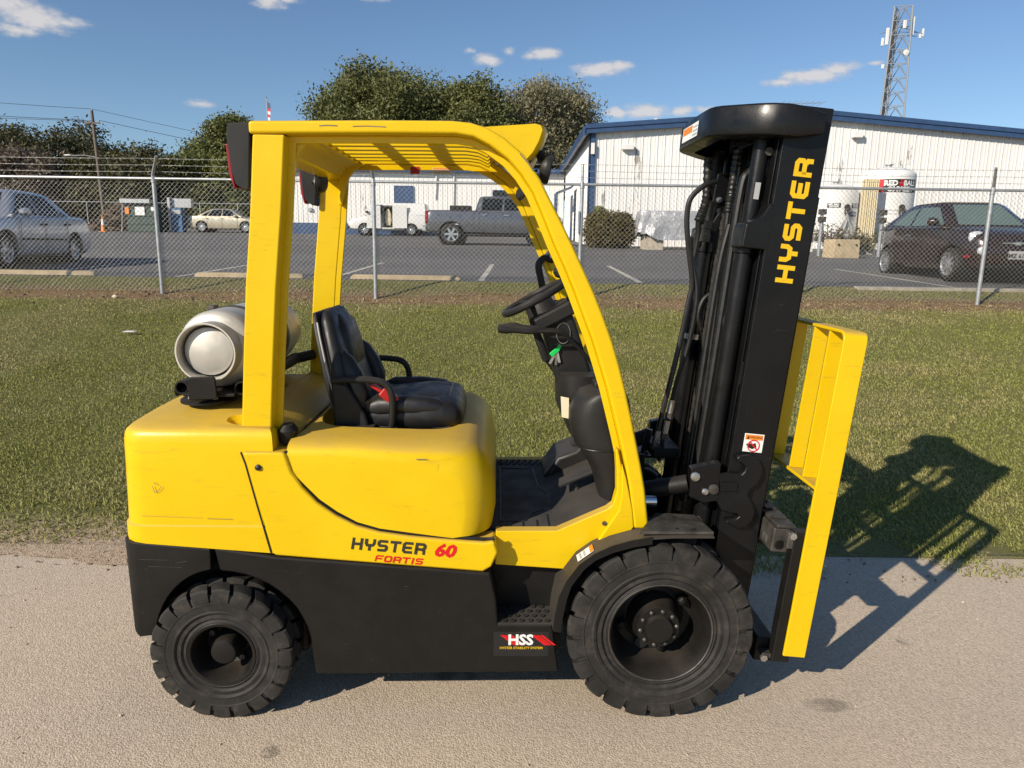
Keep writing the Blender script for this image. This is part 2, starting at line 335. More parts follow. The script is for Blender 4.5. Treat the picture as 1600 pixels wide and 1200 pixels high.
# ------------------------------------------------------------------ ground materials
def road_mat():
    t = NT('chip seal road'); p = t.pos()
    cell = t.new('ShaderNodeTexVoronoi'); t.l.new(p, cell.inputs['Vector']); cell.inputs['Scale'].default_value = 150
    g = t.new('ShaderNodeSeparateColor'); t.l.new(cell.outputs['Color'], g.inputs[0])
    c = t.mix(t.ramp(g.outputs[0], .0, 1., smooth=False), (.435, .355, .265), (.635, .525, .40))
    c = t.mix(t.ramp(g.outputs[1], .86, .97, 0, .45), c, (.25, .20, .145))
    lg = t.noise(p, .55, 5, .6); c = t.mix(t.ramp(lg, .35, .68, 0, .30), c, (.42, .345, .26))
    md = t.noise(t.pos((.5, 1.6, 1)), 2.3, 5, .6); c = t.mix(t.ramp(md, .6, .78, 0, .22), c, (.27, .22, .165))
    sp = t.voro(p, .85, dim='2D'); sp2 = t.noise(p, 9, 4); c = t.mix(t.math('MULTIPLY', t.ramp(sp, .035, .02), t.ramp(sp2, .4, .6, 0, .6)), c, (.10, .085, .07))
    st = t.voro(t.pos((.7, 1.5, 1)), .62, dim='2D'); c = t.mix(t.math('MULTIPLY', t.ramp(st, .050, .030), t.ramp(sp2, .35, .6, .15, .6)), c, (.13, .11, .09))
    wy = t.new('ShaderNodeSeparateXYZ'); t.l.new(p, wy.inputs[0])
    trk = t.math('ABSOLUTE', t.math('SUBTRACT', wy.outputs[1], 2.55)); c = t.mix(t.math('MULTIPLY', t.ramp(trk, .42, .1), t.ramp(lg, .35, .6, .04, .14)), c, (.2, .18, .155))
    h = t.math('ADD', t.math('MULTIPLY', t.ramp(cell.outputs['Distance'], 0, .75, 1, 0), 1.0), t.math('MULTIPLY', t.noise(p, 45, 3), .6))
    t.bump(h, .42, .004); return t.fin(c, .9, 0, .2)
road_mat()
def bank_mat():
    t = NT('bank soil'); p = t.pos(); s = t.new('ShaderNodeSeparateXYZ'); t.l.new(p, s.inputs[0]); y = s.outputs[1]
    n = t.noise(p, 3.2, 6, .65); f = t.noise(p, 34, 5, .7)
    dirt = t.mix(t.ramp(f, .3, .7), (.36, .265, .18), (.58, .445, .315)); green = t.mix(t.ramp(f, .3, .7), (.125, .127, .040), (.21, .195, .078))
    e = t.math('ADD', y, t.math('MULTIPLY', t.math('SUBTRACT', n, .5), .85))
    x = s.outputs[0]; lft = t.ramp(x, -1.5, 2.6, 0, -.45)            # the bare strip is wider towards the left
    e2 = t.math('SUBTRACT', e, lft)
    c = t.mix(t.ramp(e2, 3.95, 4.4), dirt, green)
    fen = t.math('ABSOLUTE', t.math('SUBTRACT', e, 10.85)); brown = t.mix(t.ramp(f, .3, .7), (.15, .09, .052), (.32, .21, .13))
    c = t.mix(t.ramp(fen, .52, .18, 0, .9), c, brown)
    t.bump(t.math('ADD', f, t.noise(p, 120, 3)), .7, .02); return t.fin(c, .95, 0, .2)
bank_mat()
def lot_mat():
    t = NT('lot asphalt'); p = t.pos(); n = t.noise(p, 60, 4, .7); lg = t.noise(t.pos((.25, 1, 1)), .35, 5, .6)
    c = t.mix(t.ramp(n, .3, .7), (.090, .087, .083), (.145, .140, .134)); c = t.mix(t.ramp(lg, .4, .65, 0, .4), c, (.18, .17, .16))
    bd = t.noise(t.pos((.06, 1.1, 1)), .8, 4, .6); c = t.mix(t.ramp(bd, .52, .7, 0, .35), c, (.085, .083, .08))
    t.bump(n, .4, .008); return t.fin(c, .88, 0, .3)
lot_mat()
def grass_mat():
    t = NT('grass blades'); a = t.new('ShaderNodeAttribute'); a.attribute_name = 'col'
    m = t.fin(a.outputs['Color'], .6, 0, .25); d = t.new('ShaderNodeBsdfTranslucent'); t.l.new(a.outputs['Color'], d.inputs[0])
    mx = t.new('ShaderNodeMixShader'); mx.inputs[0].default_value = .22; out = t.n['Material Output']
    t.l.new(t.b.outputs[0], mx.inputs[1]); t.l.new(d.outputs[0], mx.inputs[2]); t.l.new(mx.outputs[0], out.inputs[0]); return m
grass_mat()
plain('far ground', (.12, .10, .055), .95, var=.3, scale=.2)
plain('line paint', (.46, .43, .36), .8, var=.25, scale=3)

# ------------------------------------------------------------------ terrain
LOT0, LOTS = 1.17, .034
def lotz(y): return LOT0+LOTS*(y-11.8)
def vnoise(x, y, s, seed=0):
    """cheap smooth value noise, numpy"""
    x = np.asarray(x, float)*s+seed*17.3; y = np.asarray(y, float)*s+seed*9.1
    xi = np.floor(x); yi = np.floor(y); fx = x-xi; fy = y-yi; fx = fx*fx*(3-2*fx); fy = fy*fy*(3-2*fy)
    h = lambda a, b: np.modf(np.abs(np.sin(a*127.1+b*311.7+seed*74.7)*43758.5453))[0]
    return (h(xi,yi)*(1-fx)+h(xi+1,yi)*fx)*(1-fy)+(h(xi,yi+1)*(1-fx)+h(xi+1,yi+1)*fx)*fy
def bank_h(x, y):
    y = np.asarray(y, float); t = np.clip((y-4.05)/6.85, 0, 1); h = .955*(t*t*(1.6-.6*t)*.35+t*.65)
    h = h+np.clip((y-10.9)/.9, 0, 1)*(LOT0-.955-.004)
    fade = np.clip((y-3.9)/.8, 0, 1)*np.clip((11.7-y)/.6, 0, 1)
    return .005+h+fade*((vnoise(x, y, .9, 1)-.5)*.07+(vnoise(x, y, 3.1, 2)-.5)*.025)
G().add([(-300,-40,0),(300,-40,0),(300,4.6,0),(-300,4.6,0)], [(0,1,2,3)]).obj('road', 'chip seal road', smooth=False)
tag(bpy.data.objects['road'], kind='structure')
def grid(name, xs, ys, zf, mat):
    X, Y = np.meshgrid(xs, ys); Z = zf(X, Y); nx, ny = len(xs), len(ys)
    v = np.stack([X.ravel(), Y.ravel(), Z.ravel()], 1).tolist()
    f = [(j*nx+i, j*nx+i+1, (j+1)*nx+i+1, (j+1)*nx+i) for j in range(ny-1) for i in range(nx-1)]
    g = G(); g.v = [tuple(q) for q in v]; g.f = f; return tag(g.obj(name, mat, angle=180, recalc=False), kind='structure')
bk = grid('grass_bank', np.concatenate([[-300,-120,-60,-30],np.linspace(-16,16,261),[30,60,120,300]]), np.concatenate([np.linspace(3.15,4.6,30),np.linspace(4.7,11.8,72)]), bank_h, 'bank soil')
for v in bk.data.vertices:                            # ragged lower edge onto the road
    if v.co.y < 3.9:
        k = (3.9-v.co.y)/.75; x = v.co.x; w = np.clip((x+1.5)/4.1, 0, 1)
        edge = 3.70+.34*float(w)+.22*(float(vnoise(x, 0, 1.7, 5))-.5)+.10*(float(vnoise(x, 3, 6, 6))-.5)
        v.co.y = 3.9-(3.9-min(edge, 3.88))*k; v.co.z = .0045+.006*(1-k)
grid('parking_lot', np.linspace(-110, 90, 21), np.linspace(11.8, 66, 12), lambda X, Y: LOT0+LOTS*(Y-11.8), 'lot asphalt')
LOT = bpy.data.objects['parking_lot']
grid('far_ground', np.array([-900., -110, 90, 900]), np.array([66., 120, 400, 1500]), lambda X, Y: lotz(66)-.004+np.clip(Y-66, 0, 60)*.012, 'far ground')
for nm, xa, xb in (('far_ground', -900, -110), ('far_ground', 90, 900)):
    grid(nm, np.array([xa, xb], float), np.array([11.8, 66.]), lambda X, Y: LOT0+LOTS*(Y-11.8)-.004, 'far ground')
for x in (-8.2, -5.62, -3.07, -.54, 2.13, 4.75, 7.35, 9.95, -10.8):
    ys = [11.95, 16.6]; w = .05; z = .004
    G().add([(x-w,ys[0],lotz(ys[0])+z),(x+w,ys[0],lotz(ys[0])+z),(x+w+.05,ys[1],lotz(ys[1])+z),(x-w+.05,ys[1],lotz(ys[1])+z)], [(0,1,2,3)]).obj('painted_line', 'line paint', LOT, smooth=False)
# concrete strip along the right end of the lot edge
kb = G(); kb.prism([(11.62,1.10),(11.80,1.10),(11.80,1.185),(11.62,1.178)], 5.6, 16., 'x'); tag(kb.obj('lot_kerb', 'concrete', bevel=.01), kind='structure')
# wheel stops
WS = [(-7.62, -6.45, 'tan concrete wheel stop lying in front of the silver sedan', -1), (-5.32, -3.52, 'tan concrete wheel stop at the lot edge left of the white van', 0), (-2.72, -.90, 'tan concrete wheel stop below the grey pickup truck', 1)]
for xa, xb, lb, k in WS:
    if k == -1: xa = -9.2; xb = -7.0
    z = lotz(12.0); g = G(); pr = [(-.07,0),(.07,0),(.058,.055),(.035,.075),(-.035,.075),(-.058,.055)]
    g.loft([[(xx, 12.0+a*sc, z+b*sz+.002) for a, b in pr] for xx, sc, sz in ((xa,.8,.6),(xa+.06,1,1),((xa+xb)/2,1,1),(xb-.06,1,1),(xb,.8,.6))])
    tag(g.obj('wheel_stop', 'block stone'), lb, 'wheel stop', 'wheel stops along the lot edge')

# ------------------------------------------------------------------ grass
def grass():
    def scatter(n, x0, x1, y0, y1): return rng.uniform(x0, x1, n), rng.uniform(y0, y1, n)
    X = []; Y = []
    for y0, y1, dens in ((3.62,4.6,5600),(4.6,6,6200),(6,8,4900),(8,10.9,3300),(10.9,11.75,2600)):
        hw = y1*.78+1.5; x, y = scatter(int(dens*2*hw*(y1-y0)), -hw, hw, y0, y1); X.append(x); Y.append(y)
    x = np.concatenate(X); y = np.concatenate(Y)
    e = y-np.where(True, 0, 0)+(vnoise(x, y, 3.0, 21)-.5)*.75
    lim = 3.84-.08*np.clip((x+1.5)/4.1, 0, 1)
    keep = rng.random(len(x)) < np.clip((e-lim)/.40+.1, 0, 1)
    fen = np.abs(y+(vnoise(x, y, 2.2, 22)-.5)*.5-10.75); keep &= rng.random(len(x)) < np.clip(fen/.55, .12, 1)
    x = x[keep]; y = y[keep]; n = len(x); z = bank_h(x, y)
    pat = vnoise(x, y, .55, 31)*.55+vnoise(x, y, 1.9, 32)*.3+vnoise(x, y, 7, 33)*.15
    dry = np.clip((pat-.47)*4.0, 0, 1)*.75+np.clip(1-fen[keep]/1.1, 0, 1)*.75; dry = np.clip(dry+rng.normal(0, .22, n), 0, 1)
    lush = np.clip((5.6-y)/1.4, 0, 1)
    dry = dry*(1-.6*lush)
    g1 = np.array([.195, .220, .046]); g2 = np.array([.345, .345, .094]); s1 = np.array([.50, .42, .20])
    r = rng.random((n, 1)); green = g1*(1-r)+g2*r; col = green*(1-dry[:, None])+(s1*rng.uniform(.6, 1.15, (n, 1)))*dry[:, None]
    L = rng.uniform(.016, .033, n)*(1+.25*lush)*(.75+.5*vnoise(x, y, 2.5, 41)); w = rng.uniform(.0024, .0044, n)*(1+.06*np.clip(y-5, 0, 6))
    a = rng.uniform(0, 2*np.pi, n); lean = rng.uniform(.45, 1.3, n); b = a+rng.uniform(.6, 2.5, n)
    dx, dy = np.cos(a)*w, np.sin(a)*w; lx, ly = np.cos(b)*np.sin(lean)*L, np.sin(b)*np.sin(lean)*L; lz = np.cos(lean)*L
    V = np.zeros((n, 4, 3)); V[:, 0] = np.stack([x-dx, y-dy, z-.004], 1); V[:, 1] = np.stack([x+dx, y+dy, z-.004], 1)
    V[:, 2] = np.stack([x+lx*.45+dx*.8, y+ly*.45+dy*.8, z+lz*.62], 1); V[:, 3] = np.stack([x+lx, y+ly, z+lz], 1)
    F = np.zeros((n, 2, 3), np.int64); k = np.arange(n)*4; F[:, 0] = np.stack([k, k+1, k+2], 1); F[:, 1] = np.stack([k, k+2, k+3], 1)
    me = bpy.data.meshes.new('grass'); me.vertices.add(4*n); me.vertices.foreach_set('co', V.ravel()); me.loops.add(6*n); me.loops.foreach_set('vertex_index', F.ravel())
    me.polygons.add(2*n); me.polygons.foreach_set('loop_start', np.arange(0, 6*n, 3)); me.polygons.foreach_set('loop_total', np.full(2*n, 3)); me.update(calc_edges=True)
    at = me.attributes.new('col', 'FLOAT_COLOR', 'POINT'); at.data.foreach_set('color', np.repeat(np.concatenate([col, np.ones((n, 1))], 1), 4, axis=0).ravel())
    me.materials.append(MATS['grass blades']); o = bpy.data.objects.new('grass', me); COL.objects.link(o)
    return tag(o, 'short mown lawn with dry straw patches on the bank below the fence', 'grass', kind='stuff')
grass()
def debris(name, label, mat, n, fx, smin, smax, cat):
    g = G()
    for _ in range(n):
        x, y, z = fx(); s = random.uniform(smin, smax); q = [Vector((random.gauss(0,1), random.gauss(0,1), random.gauss(0,.6))).normalized()*s*random.uniform(.7,1.2) for _ in range(6)]
        bm = bmesh.new(); [bm.verts.new(p+Vector((x,y,z))) for p in q]; bmesh.ops.convex_hull(bm, input=bm.verts)
        bm.verts.index_update(); g.add([v.co for v in bm.verts], [[v.index for v in f.verts] for f in bm.faces]); bm.free()
    return tag(g.obj(name, mat, smooth=False), label, cat, kind='stuff')
def verge_pt():
    x = random.uniform(-3.6, 4.2); y = random.uniform(3.55, 4.25); return x, y, float(bank_h(x, y))+.002
debris('pebbles', 'scattered small stones on the dirt strip beside the road', 'leaf litter', 500, verge_pt, .004, .014, 'pebbles')
def road_pt():
    x = random.uniform(-3, 3.4); y = random.uniform(1.4, 3.9); return x, y, .002
debris('grit', 'loose grit scattered over the road surface', 'chip seal road', 260, road_pt, .003, .008, 'grit')
def litter_pt():
    x = random.uniform(-9, 9); y = random.gauss(10.72, .18); return x, y, float(bank_h(x, y))+.012
debris('dead_leaves', 'brown dead leaves lying along the foot of the fence', 'leaf litter', 700, litter_pt, .010, .03, 'leaves')
# a pale scrap of litter at the fence foot, left
g = G(); g.loft([superring(-5.9, 10.55, float(bank_h(-5.9,10.55))+h, r*1.3, r, 8, 2.2) for h, r in ((0,.03),(.02,.036),(.036,.02),(.045,.006))])
tag(g.obj('paper_scrap', 'cream label', smooth=False), 'pale crumpled scrap lying at the foot of the fence, far left', 'litter')
g = G(); _x, _y = -4.75, 8.75; g.loft([[(_x-.07,_y-.03,float(bank_h(_x,_y))+.05+h),(_x+.06,_y-.02,float(bank_h(_x,_y))+.052+h),(_x+.08,_y+.03,float(bank_h(_x,_y))+.056+h),(_x-.05,_y+.03,float(bank_h(_x,_y))+.058+h)] for h in (0,.006)])
tag(g.obj('white_scrap', 'white paint', smooth=False), 'flat white scrap lying in the grass left of the propane cylinder', 'litter')

# ------------------------------------------------------------------ chain-link fence
FY = 10.9
fence = empty('chain_link_fence', (0, FY, 0), label='galvanised chain-link fence with angled barbed-wire arms running behind the forklift', cat='fence')
FX = [-11.6, -8.5, -5.36, -2.10, 1.0, 4.05, 7.09, 10.2]
def fz(x): return float(bank_h(x, FY))
for i, x in enumerate(FX):
    z = fz(x); p = G().tube([(x,0,z-.2),(x,0,2.70)], .030, 12).obj('post', 'galvanised', fence)
    if i in (2, 6, 0, 1, 7, 3, 5):
        sgn = {2: 1, 6: -1, 0: 1, 1: 1, 7: -1, 3: 1, 5: -1}[i]
        G().tube([(x,0,2.66),(x,-.01,2.72),(x+sgn*(.17 if i == 2 else -.0)+(-.14 if i == 6 else 0), -.22, 2.96)], [.034,.026,.018], 8).obj('barb_arm', 'galvanised', p)
    else: G().tube([(x,0,2.69),(x,0,2.96)], .022, 8).obj('barb_arm', 'galvanised', p)
    G().lathe([(.031,2.60),(.038,2.605),(.038,2.64),(.031,2.645)], (x,0,0), (0,0,1), 12).obj('rail_band', 'galvanised', p)
for a, b in zip(FX[:-1], FX[1:]): G().tube([(a,0,2.665),(b,0,2.665)], .021, 10).obj('top_rail', 'galvanised', fence)
for k in range(3):
    h = 2.76+.085*k; g = G(); y = -.05-.075*k
    pts = []
    for a, b in zip(FX[:-1], FX[1:]): pts += [(a+(b-a)*t, y, h-.012*4*t*(1-t)) for t in (0,.25,.5,.75)]
    g.tube(pts, .0028, 5)
    for x in np.arange(-11.5, 10.2, .127):
        for s in (-1, 1): g.tube([(x-.012,y,h-.012*s-.008),(x+.012,y,h+.012*s-.008)], .0018, 4)
    g.obj('barbed_wire', 'fence wire', fence)
def chain_link():
    """each wire is one vertical zigzag that hooks its neighbours"""
    D = .072; g = G(); xs = np.arange(-11.6, 10.2, D/2); r = .0024
    V = []; F = []; base = 0; M = 4
    for i, x in enumerate(xs):
        z0 = fz(x)+.02; n = int((2.66-z0)/(D/2)); pts = []
        for k in range(n+1):
            s = (1 if k % 2 else -1)*(1 if i % 2 else -1); pts.append((x+s*D/4*1.05, .026+s*.004, 2.66-k*D/2))
        if len(pts) < 2: continue
        P = np.array(pts); d = np.array([[(-1)**k*.5, 0, -.5] for k in range(len(P))])
        for k, p in enumerate(P):
            for q in range(M):
                a = 2*math.pi*q/M+.78; V.append((p[0]+r*math.cos(a)*1.0, p[1]+r*math.sin(a), p[2]+(r if False else 0)))
        for k in range(len(P)-1):
            for q in range(M): F.append((base+k*M+q, base+k*M+(q+1) % M, base+(k+1)*M+(q+1) % M, base+(k+1)*M+q))
        base += len(P)*M
    g.v = V; g.f = F; o = g.obj('chain_link_mesh', 'fence wire', fence, smooth=False, recalc=False); o['kind'] = 'stuff'; return o
chain_link()
g = G(); g.box(1.0-.05,1.0-.028,-.05,-.03,1.95,2.28); g.obj('conduit_box', 'galvanised', fence)

# ------------------------------------------------------------------ trees
def leaf_mat(name, dark, light, dry=None):
    t = NT(name); p = t.pos(); a = t.new('ShaderNodeAttribute'); a.attribute_name = 'rnd'
    n = t.noise(p, .55, 4, .6); c = t.mix(t.ramp(n, .35, .65), dark, light); c = t.mix(t.ramp(a.outputs['Fac'], .2, 1.0, 0, .55), c, dry or tuple(v*1.6 for v in light))
    m = t.fin(c, .55, 0, .3); d = t.new('ShaderNodeBsdfTranslucent'); t.set(d.inputs[0], c); mx = t.new('ShaderNodeMixShader'); mx.inputs[0].default_value = .18
    t.l.new(t.b.outputs[0], mx.inputs[1]); t.l.new(d.outputs[0], mx.inputs[2]); t.l.new(mx.outputs[0], t.n['Material Output'].inputs[0]); return m
leaf_mat('oak leaves', (.085, .100, .028), (.155, .168, .054), (.24, .225, .095)); leaf_mat('olive leaves', (.135, .13, .065), (.235, .215, .12), (.34, .305, .20))
leaf_mat('dark leaves', (.050, .056, .022), (.098, .095, .038), (.18, .145, .068)); leaf_mat('bright leaves', (.08, .105, .026), (.16, .178, .05), (.24, .215, .08)); leaf_mat('hedge leaves', (.065, .055, .014), (.13, .105, .028), (.20, .15, .05)); leaf_mat('dry twigs', (.10, .075, .05), (.19, .15, .11), (.24, .20, .16))
plain('bark', (.13, .10, .075), .9, var=.3, scale=5, bump=.5, bscale=12)
def leaves(name, blobs, nclump, nleaf, size, mat, parent, clump_r, shell=.55, seed=0):
    r = np.random.default_rng(seed+100); vol = np.array([b[3]*b[4]*b[5] for b in blobs])**.75; vol /= vol.sum()
    ids = r.choice(len(blobs), nclump, p=vol); d = r.normal(size=(nclump, 3)); d /= np.linalg.norm(d, axis=1)[:, None]
    rad = np.where(r.random(nclump) < .8, r.uniform(shell, 1.0, nclump), r.uniform(.2, shell, nclump)); B = np.array(blobs)[ids]
    c = B[:, :3]+d*B[:, 3:6]*rad[:, None]
    N = nclump*nleaf; cc = np.repeat(c, nleaf, 0)+r.normal(size=(N, 3))*clump_r*np.array([1, 1, .7]); u = r.normal(size=(N, 3)); u /= np.linalg.norm(u, axis=1)[:, None]
    w = np.cross(u, r.normal(size=(N, 3))); w /= np.linalg.norm(w, axis=1)[:, None]; s = size*r.uniform(.55, 1.3, (N, 1))
    V = np.stack([cc-u*s, cc+w*s*.45, cc+u*s, cc-w*s*.45], 1)
    me = bpy.data.meshes.new(name); me.vertices.add(4*N); me.vertices.foreach_set('co', V.ravel()); me.loops.add(4*N); me.loops.foreach_set('vertex_index', np.arange(4*N))
    me.polygons.add(N); me.polygons.foreach_set('loop_start', np.arange(0, 4*N, 4)); me.polygons.foreach_set('loop_total', np.full(N, 4)); me.update(calc_edges=True)
    at = me.attributes.new('rnd', 'FLOAT', 'POINT'); at.data.foreach_set('value', np.repeat(r.random(nclump)*.6+.0, nleaf*4)+np.repeat(r.random(N)*.4, 4))
    me.materials.append(MATS[mat]); o = bpy.data.objects.new(name, me); COL.objects.link(o); o.parent = parent; return o
def tree(x, y, h, w, label, mat, seed, nblob=14, nclump=420, nleaf=26, size=.26, group=None, trunk_r=.28, low=.28, dep=None, cat='tree', cr=.42, name='tree'):
    z0 = lotz(min(y, 66)); t = empty(name, (x, y, z0), label=label, cat=cat, group=group); r = random.Random(seed); dep = dep or w*.8
    g = G(); g.tube([(0,0,-.3),(r.uniform(-.1,.1),0,h*.18),(r.uniform(-.3,.3),r.uniform(-.2,.2),h*.42)], [trunk_r*1.25,trunk_r,trunk_r*.7], 8); top = Vector((0,0,h*.35))
    blobs = []
    nblob = int(nblob*1.5)
    for i in range(nblob):
        a = 2*math.pi*(i*.382+r.random()*.12)*1.0; tt = (i+.5)/nblob; zz = h*(low+(.93-low)*tt)+r.uniform(-.03,.03)*h; rr = math.sqrt(max(.05, 1-((tt-.38)/.66)**2))
        px, py = math.cos(a)*w*.5*.80*rr*r.uniform(.55,1.1), math.sin(a)*dep*.5*.80*rr*r.uniform(.4,1.05); bw = w*.5*r.uniform(.20,.36)
        blobs.append((px, py, zz, bw, bw, bw*r.uniform(.6,.95))); b = Vector((px,py,zz)); mid = top.lerp(b, .5)+Vector((r.uniform(-.3,.3), r.uniform(-.3,.3), -.2))
        g.tube([top*r.uniform(.6,1.0), mid, b], [trunk_r*.45, trunk_r*.26, trunk_r*.08], 5)
    g.obj('trunk', 'bark', t); leaves('crown', blobs, nclump, nleaf, size, mat, t, cr, seed=seed); return t
tree(-10.6, 61, 13.0, 11.8, 'tall dense dark green oak standing behind the white shed, above the guard roof', 'oak leaves', 3, 26, 1900, 44, .145, trunk_r=.45, cr=.55)
tree(-3.8, 62, 12.1, 9.8, 'green oak crown between the tall dark oak and the pale olive tree', 'oak leaves', 4, 20, 1150, 44, .145, trunk_r=.35, cr=.5)
tree(2.6, 66, 13.1, 11.0, 'pale olive grey tree standing right of the dark oak behind the white building', 'olive leaves', 5, 24, 1250, 44, .135, trunk_r=.35, cr=.55)
tree(-14.8, 63, 9.6, 5.0, 'small dark tree peeping over the guard roof at the left foot of the oak', 'oak leaves', 6, 10, 420, 44, .145, cr=.45)
tree(-26.2, 68, 10.2, 6.6, 'upright bright green tree behind the tail light of the guard', 'bright leaves', 8, 20, 1250, 44, .145, cr=.45, low=.12)
FT = [(-50, 70, 9.2, 12.5, 'dark'), (-43.5, 71, 8.6, 12.5, 'dark'), (-37.5, 73, 7.6, 10.5, 'dark'), (-31.5, 75, 7.9, 9.0, 'bright'), (-35.0, 78, 7.6, 9.0, 'oak')]
FL = ['broad dark tree at the left edge above the silver sedan', 'rounded dark brownish tree just left of the utility pole', 
      'low dark tree just right of the utility pole', 'low bright green tree between the utility pole and the tall upright tree', 'low green tree behind the angled fence arm']
for i, (x, y, h, w, m) in enumerate(FT): tree(x, y, h, w, FL[i], m+' leaves', 20+i, 18, 780, 40, .17, 'trees along the back of the lot', low=.08, cr=.5)
for i, x in enumerate((-49, -42.5, -36.5, -31.5, -27, -22.5, -18.5)):     # understorey shrubs along the back fence
    LBL = ['dark shrub behind the roof of the silver sedan', 'brownish shrub left of the utility pole foot',
           'dark shrub above the traffic cone', 'dark shrub above the brush pile', 'dark shrub behind the green dumpster', 'leafy shrub behind the gold sedan', 'leafy shrub behind the dark parked car']
    tree(x, 63+(i % 3), 5.4+(i*37 % 10)*.12, 8.0, LBL[i], ('dark leaves' if i < 4 else 'bright leaves') if i != 1 else 'dry twigs', 52+i, 10, 520, 34, .17, 'shrubs along the back fence', .12, .05, 4, 'shrub', .5, 'shrub')

# ------------------------------------------------------------------ back fence, brush pile, pole, wires
bf = empty('back_fence', (0, 58, 0), label='low wire fence with a thin rail along the back of the lot', cat='fence'); zb = lotz(58)
for i in range(14): G().tube([(-52+i*3,0,zb-.1),(-52+i*3,0,zb+2.0)], .035, 6).obj('post', 'galvanised', bf)
G().tube([(-52,0,zb+2.0),(-13,0,zb+2.0)], .035, 6).obj('top_rail', 'galvanised', bf)
def brush(x, y, w, h, label, mat, n, seed, name='brush_pile', cat='brush pile', L=.9):
    r = random.Random(seed); g = G(); z = lotz(y)
    for _ in range(n):
        a = r.gauss(0, .42); px = x+a*w*.5; hh = h*math.exp(-(a/.55)**2); pz = z+r.uniform(0, 1)*hh; d = Vector((r.gauss(0,1), r.gauss(0,1), r.gauss(0,.45))).normalized()*L*r.uniform(.3,1); p = Vector((px, y+r.gauss(0,.5), pz)); g.tube([p-d*.5, p+d*.1+Vector((0,0,.05)), p+d*.5], [.03,.022,.01], 4)
    return tag(g.obj(name, mat, smooth=False), label, cat)
plain('brushwood', (.16, .115, .08), .9, var=.35, scale=2)
brush(-25.0, 47, 6.0, 1.75, 'heap of brown brushwood beside the traffic cone', 'brushwood', 1500, 1)
brush(-29.6, 47, 3.2, .9, 'low heap of pale cut branches behind the silver sedan', 'leaf litter', 400, 2)
def bar(g, a, b, w, h): 
    a = Vector(a); b = Vector(b); d = (b-a); L = d.length; m = d.to_track_quat('X', 'Z').to_matrix(); g.rbox((a+b)/2, (L, w, h), m); return g
PX, PY = -32.9, 58; pz = lotz(58)
up = empty('utility_pole', (PX, PY, pz), label='weathered wooden utility pole with crossarm and wires above the trees', cat='utility pole')
pl = G().tube([(.25,0,-.3),(0,0,8.9)], [.16,.11], 10).obj('pole', 'old wood', up)
bar(G(), (-.62,-.1,7.95), (.62,-.1,7.95), .09, .11).obj('crossarm', 'old wood', up)
for q in (-.55, -.2, .55): G().lathe([(.03,0),(.06,.03),(.03,.07),(.055,.1),(.02,.16)], (q,-.1,8.0), (0,0,1), 8).obj('insulator', 'grey print', up)
G().lathe([(.03,0),(.06,.03),(.03,.07),(.02,.16)], (0,0,8.88), (0,0,1), 8).obj('insulator', 'grey print', up)
g = G(); g.tube([(0,0,5.4),(-.9,0,5.55),(-2.0,0,5.5)], .035, 6); g.obj('lamp_arm', 'galvanised', up)
g = G(); g.loft([superring(-2.25+.18*math.cos(q), 0, 5.5, .001+.10*math.sin(q), .08*math.sin(q), 10, 2.4, 'yz') if False else superring(-2.2-.33*math.cos(q), 0, 5.53, .13*math.sin(q)+.002, .07*math.sin(q)+.002, 10, 2.4, 'yz') for q in np.linspace(0, math.pi, 8)]); g.obj('lamp_head', 'white paint', up)
def wire(name, label, a, b, sag, r=.018):
    a = Vector(a); b = Vector(b); return tag(G().tube([a.lerp(b, t)-Vector((0,0,4*sag*t*(1-t))) for t in np.linspace(0, 1, 15)], r, 4).obj(name, 'wire dark', None), label, 'cable', 'overhead cables')
wire('overhead_cable', 'topmost overhead cable running left from the utility pole', (PX,PY,pz+9.0), (PX-34,PY-18,pz+9.8), .5)
wire('overhead_cable', 'middle overhead cable running left from the utility pole crossarm', (PX-.55,PY-.1,pz+8.15), (PX-34,PY-18,pz+8.5), .5, .022)
wire('overhead_cable', 'lower overhead cable running left beside the middle one', (PX+.2,PY-.1,pz+8.1), (PX-34,PY-17,pz+8.2), .6)
wire('overhead_cable', 'topmost overhead cable sloping down right from the utility pole', (PX,PY,pz+9.0), (PX+34,PY+46,pz+6.3), .4)
wire('overhead_cable', 'middle overhead cable sloping down right from the crossarm', (PX+.55,PY-.1,pz+8.15), (PX+34,PY+46,pz+5.3), .4, .022)
wire('overhead_cable', 'thin cable sloping down right beneath the crossarm wires', (PX,PY,pz+5.4), (PX+24,PY+30,pz+2.6), .3)

